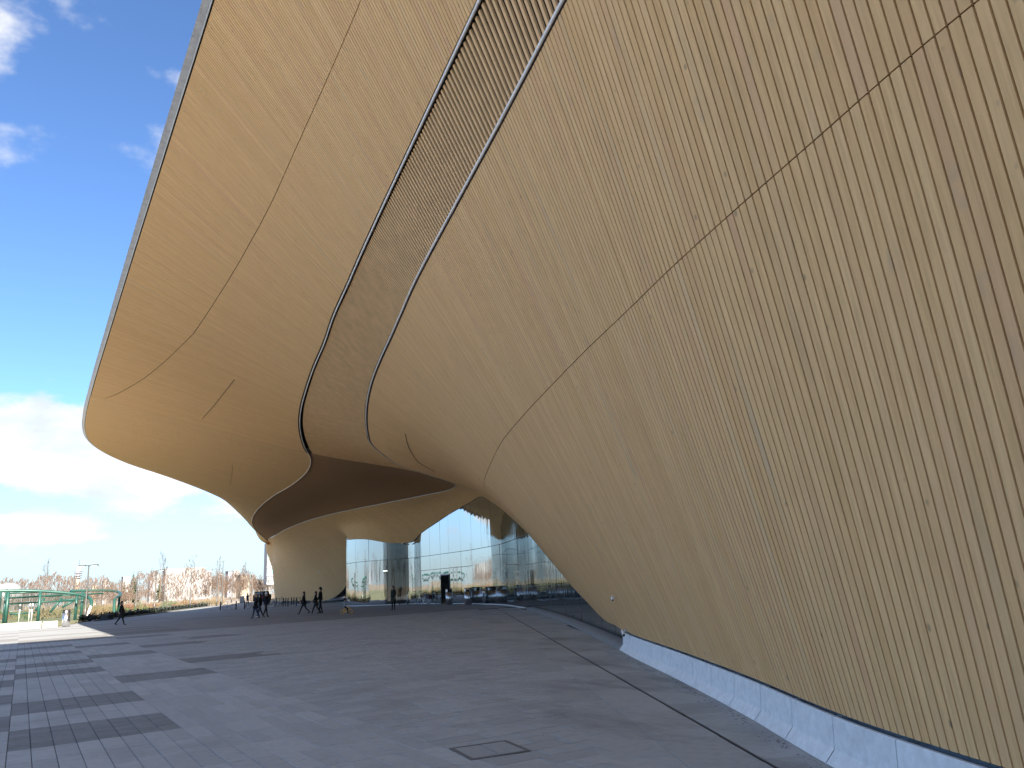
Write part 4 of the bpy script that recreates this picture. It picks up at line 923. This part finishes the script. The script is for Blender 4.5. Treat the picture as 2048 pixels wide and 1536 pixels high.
# child on a balance bike
cp = onz(693, 1228.3); CR = yaw(RT+TOWARD*.1)
bicycle(cp, CR, 'small yellow balance bike ridden by a child', 'yellow', .52, name='balance_bike', cat='balance bike', lean=0, fat=2.6, rimc='yellow')
ch_ = person((cp.x, cp.y, 0), RT+TOWARD*.1, 'small child in a pale jacket sitting on the yellow balance bike', 1.12, 0, 'cloth_grey', 'cloth_black', 'cloth_black', 'hair_brown', hat='knit_dark', sit=True, armsw=.0, armL=(1, .9, .3))
ch_.location.z = -.10; ch_.location += Vector((RT.x, RT.y, 0))*-.12
# ---------------------------------------------------------------- bare trees
simple('bark_birch', (.26, .21, .17), .9, var=.35, scale=3.); simple('bark_brown', (.16, .11, .075), .95, var=.3); simple('twig_orange', (.088, .056, .038), .95, var=.3, scale=.6); simple('twig_brown', (.095, .066, .05), .95, var=.3, scale=.6); simple('twig_grey', (.10, .075, .058), .95, var=.3, scale=.6); simple('needle', (.055, .068, .035), .95, var=.4, scale=1.)
def bare_tree(seed, H, spread, nl, up, tw, trunk_r=.11, start=.25, tm='bark_birch', cm='twig_orange', sub=(6, 4)):
    r = random.Random(seed); T = MB(); Cc = MB()
    pts = [Vector((0, 0, 0))]; n = 7
    for i in range(1, n+1): pts.append(Vector((r.gauss(0, .05)*i*.4, r.gauss(0, .05)*i*.4, H*i/n)))
    T.tube(pts, [trunk_r*(1-.85*i/n) for i in range(n+1)], 6)
    def branch(p, d, L, rad, lev):
        q = p+d*L*.5+Vector((r.gauss(0, .06), r.gauss(0, .06), r.gauss(.03, .05)))*L; e = q+(d+Vector((0, 0, up*.5))).normalized()*L*.5
        Cc.tube([p, q, e], [rad, rad*.75, rad*.4], 3, cap=False)
        if lev < len(sub):
            for k in range(sub[lev]):
                f = r.uniform(.25, 1.0); b0 = p+(q-p)*f*2 if f < .5 else q+(e-q)*(f-.5)*2
                dv = (d+Vector((r.gauss(0, .6), r.gauss(0, .6), r.gauss(up*.6, .4)))).normalized(); branch(b0, dv, L*r.uniform(.35, .6), max(rad*.55, tw), lev+1)
    for i in range(nl):
        f = start+(1-start)*(i+r.random())/nl; k = min(int(f*n), n-1); p = pts[k]+(pts[k+1]-pts[k])*(f*n-k); a = r.uniform(0, 6.283)
        d = Vector((math.cos(a), math.sin(a), up+r.gauss(0, .2))).normalized(); L = spread*(1.15-f)*r.uniform(.7, 1.2)+.25
        branch(p, d, L, max(trunk_r*.35*(1-f*.6), tw*1.4), 0)
    return T.mesh('trunk', tm, True), Cc.mesh('crown', cm)
PROTO = {'birch': bare_tree(1, 12, 3.2, 19, 1.1, .019, .13, sub=(7, 5)), 'birch2': bare_tree(2, 10.5, 3.0, 17, .9, .019, .13, cm='twig_brown', sub=(7, 5)), 'willow': bare_tree(3, 8.5, 3.6, 20, .8, .028, .12, .12, 'bark_brown', 'twig_orange', (7, 4)), 'alder': bare_tree(4, 9.5, 3.4, 16, .7, .028, .13, .2, 'bark_brown', 'twig_grey'),
         'street': bare_tree(5, 9.5, 2.6, 13, 1.25, .016, .075, .38, 'bark_brown', 'twig_grey', (5, 3)), 'street2': bare_tree(6, 9.0, 3.2, 12, .9, .016, .07, .40, 'bark_brown', 'twig_grey', (5, 3))}
def tree(kind, p, s, label, group, name='bare_tree'):
    o = empty(name, p, random.uniform(0, 6.28), label, 'tree', group); o.scale = (s*random.uniform(.92, 1.12),)*2+(s,)
    for nm, me in zip(('trunk', 'crown'), PROTO[kind]): link(bpy.data.objects.new(nm, me), o)
    return o
def dirY(x, Y): d = ray(x, 1200); return Vector((d.x/d.y*Y, Y, 0))
r3 = random.Random(11)
for i in range(150):
    x = -60+i*(600/150)+r3.uniform(-5, 5); Y = r3.uniform(215, 345); k = r3.choice(('birch', 'birch2', 'willow', 'alder', 'birch'))
    zone = 'behind the green ball court' if x < 245 else 'between the hedge lamps, below the white blocks' if x < 420 else 'right of the slim mast'; kn = {'birch': 'pale-stemmed bare birch', 'birch2': 'brown-twigged bare birch', 'willow': 'bushy orange-twigged bare tree', 'alder': 'dark-stemmed grey bare tree'}[k]
    s = r3.uniform(.62, .95)*(1.0 if x > 415 else .5 if 305 < x else .62 if x > 225 else .72)*(Y/285)
    p = dirY(x, Y); tree(k, p, s, kn+' in the grove '+zone, 'grove: '+kn+' '+zone)
for x, y0, y1, Y, k, lab in ((320, 1232, 1105, 118, 'street', 'tall young bare tree beside the single-arm lamp, left of the white block'), (385, 1215, 1108, 150, 'street2', 'young bare tree right of the white block, behind its lamp'), (436, 1212, 1112, 185, 'street', 'bare upright tree beside the slim mast'), (88, 1238, 1118, 112, 'street', 'thin young bare tree rising behind the green court rail'), (303, 1230, 1140, 135, 'street2', 'small bare tree leaning beside the white block'), (488, 1205, 1124, 240, 'street', 'narrow pointed bare tree beyond the sunlit road'), (533, 1210, 1150, 190, 'street2', 'bare tree growing against the timber leg edge')):
    p = dirY(x, Y); H = atd(x, y1, Y).z; me = PROTO[k]; tree(k, p, H/9.8, lab, None)
# trees along the sunlit side of the square, mirrored in the entrance glass
for i in range(42):
    Y = -20+i*4.4+r3.uniform(-2, 2); p = Vector((-62-r3.uniform(0, 22)-max(0, 60-Y)*.1, Y, 0)); tree(r3.choice(('birch', 'willow', 'birch2')), p, r3.uniform(.75, 1.05), 'bare orange-brown tree on the sunlit side of the square, left of the picture', 'bare trees on the sunlit side')
# the far wood as one mass of crowns, with a few dark evergreens
b = MB(); r4 = random.Random(5)
for i in range(5200):
    x = r4.uniform(-160, 620); Y = r4.uniform(360, 560); p = dirY(x, Y); hmax = (15 if 120 < x < 330 else 13.5)*(1+.16*math.sin(x*.021)+.10*math.sin(x*.067+1)+.07*math.sin(x*.19))*Y/430; z = hmax*math.sqrt(r4.random()); L = r4.uniform(1.2, 2.6); w = r4.uniform(.10, .24); a = r4.uniform(0, 3.14)
    dx, dy = math.cos(a)*w, math.sin(a)*w; lx, ly = r4.gauss(0, .5), r4.gauss(0, .5)
    b.add([(p.x-dx, p.y-dy, max(0, z-L)), (p.x+dx, p.y+dy, max(0, z-L)), (p.x+lx, p.y+ly, z), (p.x+lx+dy, p.y+ly-dx, z-L*.4)], [(0, 1, 2), (0, 2, 3)])
tag(b.build('far_wood', 'twig_brown'), 'brown leafless wood forming the far skyline', 'wood', kind='stuff')
def fir(p, H, label):
    o = empty('fir_tree', p, 0, label, 'tree', 'dark firs on the skyline'); MB().tube([(0, 0, 0), (0, 0, H)], [.25, .03], 6).build('trunk', 'bark_brown', o)
    b = MB(); r = random.Random(int(p.x*7))
    for i in range(420):
        f = r.random()**.8; z = H*(.12+.88*f); R0 = H*.24*(1-f)+.12; a = r.uniform(0, 6.28); l = R0*r.uniform(.5, 1.1)
        c, s_ = math.cos(a), math.sin(a); b.add([(0, 0, z+.2), (c*l-s_*l*.2, s_*l+c*l*.2, z-l*.35), (c*l*1.15, s_*l*1.15, z-l*.45), (c*l+s_*l*.2, s_*l-c*l*.2, z-l*.35)], [(0, 1, 2, 3)])
    b.build('crown', 'needle', o)
for x, Y, H in ((264, 480, 17), (269, 500, 15), (247, 520, 13.5), (318, 470, 13), (172, 520, 14)): fir(dirY(x, Y), H, 'dark fir standing out of the brown wood')
# ---------------------------------------------------------------- far buildings
simple('block_white', (.20, .20, .197), .7, var=.04); simple('block_grey', (.20, .21, .24), .8); simple('block_cream', (.28, .25, .19), .8); simple('win_far', (.10, .13, .16), .3, spec=.6); simple('win_teal', (.16, .32, .33), .3); simple('roof_dark', (.11, .10, .10), .8); simple('brick_red', (.22, .085, .05), .9)
def block(x0, x1, ytop, Y, dep, wall, label, rows_=0, cols_=0, name='apartment_block', win='win_far', side=None, rz=0):
    a, c = dirY(x0, Y), dirY(x1, Y); top = atd((x0+x1)/2, ytop, Y).z; w = (c-a).length; m_ = (a+c)/2; q = yaw((c-a).normalized())-math.pi/2+rz
    o = empty(name, (m_.x, m_.y, 0), q+math.pi, label, 'building')
    MB().box((0, -dep/2, top/2), (w, dep, top)).build('wall', wall, o); MB().box((0, -dep/2, top+.3), (w+.6, dep+.6, .6)).build('roof', 'roof_dark' if wall != 'block_white' else 'block_white', o)
    if rows_:
        me = None
        for i in range(cols_):
            for j in range(rows_):
                xx = -w/2+w*(i+.5)/cols_; zz = top-1.8-j*3.1
                for yy in (.02,):
                    if me is None: wv = MB().box((0, 0, 0), (w/cols_*.55, .12, 1.5)).build('window', win, o); me = wv.data; wv.location = (xx, yy, zz)
                    else: wv = link(bpy.data.objects.new('window', me), o); wv.location = (xx, yy, zz)
    return o, w, top
o, w, top = block(322, 401, 1139, 760, 16, 'block_white', 'long bright white slab block on the skyline, the largest one'); MB().box((-w*.03, .05, top/2), (w*.055, .3, top)).build('glass_strip', 'win_teal', o)
for j in range(8): MB().box((w/2+1.6, -4, top-2.5-j*3.0), (3.2, 8, 1.2)).build('balcony', 'block_grey', o)
block(299, 313, 1152, 740, 14, 'block_white', 'lower white block left of the long white slab', 3, 3); block(294, 299, 1156, 742, 12, 'block_grey', 'narrow grey building end left of the white blocks')
block(400, 414, 1145, 800, 14, 'block_white', 'white tower block right of the long white slab', 6, 3); block(394, 401, 1148, 800, 12, 'block_grey', 'shaded grey end of a block between the white ones')
block(240, 254, 1155, 900, 16, 'block_white', 'small white building alone on the wooded skyline', 2, 4); block(458, 470, 1143, 820, 16, 'block_white', 'white block above the sunlit villa', 3, 3); block(449, 458, 1144, 815, 12, 'block_grey', 'blue-grey block above the grove, right of the mast')
block(470, 486, 1153, 420, 12, 'block_cream', 'cream villa with dark windows among the bare trees', 3, 5); block(202, 212, 1163, 850, 14, 'block_white', 'low white house on the skyline right of the tower'); block(180, 190, 1171, 780, 12, 'block_cream', 'small cream house on the left skyline')
# apartment building at the end of the street, behind the timber leg
def street_house():
    p = dirY(532, 205); o = empty('apartment_house', (p.x, p.y, 0), 0, 'light glassy apartment house peeping out left of the timber leg', 'building'); top = atd(530, 1086, 205).z; zb = atd(530, 1169, 205).z
    MB().box((6, 1.5, (zb+top)/2), (12, 3, top-zb)).build('wall', 'block_grey', o); MB().box((9, 3, zb/2), (5, 3, zb)).build('ground_floor', 'win_far', o)
    nfl = 5
    for j in range(nfl):
        z = zb+(top-zb)*(j+.5)/nfl
        for i in range(4): MB().box((.9+i*3.0, -.05, z), (1.7, .3, (top-zb)/nfl*.6)).build('window', 'win_teal' if (i+j) % 2 else 'block_white', o)
        MB().box((6, -.12, z-(top-zb)/nfl*.42), (12, .4, .35)).build('slab_edge', 'white_sill', o)
street_house()
# broadcast tower
p = dirY(152, 1700); z0 = atd(152, 1165, 1700).z; zt = atd(155, 1132, 1700).z; za = atd(156, 1120, 1700).z
tw_ = empty('broadcast_tower', p, 0, 'slender broadcast tower with ringed platforms on the skyline', 'tower')
MB().lathe([(5.5, 0), (3.6, z0), (3.6, zt*.8+z0*.2), (3.2, zt-6), (1.2, zt)], n=16).build('shaft', 'block_cream', tw_, True); MB().tube([(0, 0, zt-1), (0, 0, za)], [.9, .4], 6).build('antenna', 'pole_grey', tw_)
for f in (.28, .42, .56, .66): z = z0+(zt-z0)*f; MB().lathe([(5.6, z-1.2), (6.6, z), (6.6, z+1.3), (4, z+1.6)], n=18).build('platform', 'block_grey', tw_, True)
# white air dome, sign box, chapel-like red roof, parked van beyond the leg
p = dirY(14, 320); zt = atd(15, 1166, 320).z
dm = empty('air_dome', p, 0, 'white inflated dome behind the green court at the left edge', 'dome'); MB().lathe([(4.7, 0), (4.7, zt-4.2), (4.45, zt-2.7), (3.8, zt-1.4), (2.7, zt-.5), (1.4, zt-.08), (.1, zt)], n=28).build('membrane', 'block_white', dm, True); MB().torus((0, 0, .3), (0, 0, 1), 4.75, .25, 28, 6).build('base_ring', 'block_grey', dm, True)
p = onz(484, 1200.5); p = dirY(484, 175); sg = empty('sign_box', p, yaw(RT)+1.57, 'small white sign box beside the sunlit road', 'sign'); MB().box((0, 0, .75), (.9, .35, 1.3)).build('panel', 'block_white', sg); MB().box((0, 0, .08), (.7, .3, .16)).build('base', 'pole_grey', sg)
p = dirY(520, 150); vn = empty('parked_van', (p.x+.4, p.y, 0), yaw(VW), 'dark van parked beyond the walking group', 'van')
b = MB(); b.box((0, 0, .95), (1.9, 4.6, 1.1)); b.box((0, -.25, 1.75), (1.75, 3.7, .7), taper=.86); b.build('body', 'cloth_navy', vn)
MB().box((0, -2.08, 1.72), (1.4, .12, .42)).build('rear_window', 'win_far', vn)
for x in (-.85, .85):
    for y in (-1.45, 1.5): MB().torus((x, y, .33), (1, 0, 0), .24, .10, 20, 8).build('wheel', 'rubber', vn, True)
    MB().box((x*.93, -2.31, 1.05), (.16, .05, .3)).build('tail_light', 'pannier_red', vn)
# shrubs of the lawn: low reddish bushes and dry grass behind the court and hedge
def bush(p, s, mat, label, group):
    o = empty('shrub', p, 0, label, 'shrub', group); b = MB(); r = random.Random(int(p.x*31+p.y))
    for i in range(130):
        a = r.uniform(0, 6.28); ra = s*math.sqrt(r.random()); z = s*.75*r.random()*(1.1-ra/s*.7); l = s*.28; d = Vector((math.cos(a)*.4, math.sin(a)*.4, 1)).normalized()*l; q = Vector((r.gauss(0, 1), r.gauss(0, 1), 0)).normalized()*.035*s
        c = Vector((math.cos(a)*ra, math.sin(a)*ra, z)); b.add([c-q, c+q, c+d+q*.4, c+d-q*.4], [(0, 1, 2, 3)])
    b.build('foliage', mat, o)
simple('shrub_red', (.12, .05, .028), .9, var=.3); simple('shrub_straw', (.14, .105, .05), .9, var=.3); simple('shrub_green', (.055, .08, .03), .9, var=.3)
for i in range(80):
    x = r3.uniform(-10, 470); Y = r3.uniform(112, 190) if x < 250 else r3.uniform(125+(x-250)*.14, 215); p = dirY(x, Y); m_ = r3.choice(('shrub_red', 'shrub_straw', 'shrub_green', 'shrub_straw'))
    if x > 440: continue
    zn = 'behind the green ball court' if x < 245 else 'behind the hedge'; bush(p, r3.uniform(.7, 1.7), m_, {'shrub_red': 'low reddish leafless shrub on the lawn ', 'shrub_straw': 'tuft of dry straw-coloured grass on the lawn ', 'shrub_green': 'low green shrub on the lawn '}[m_]+zn, 'shrubs: '+m_[6:]+' '+zn)
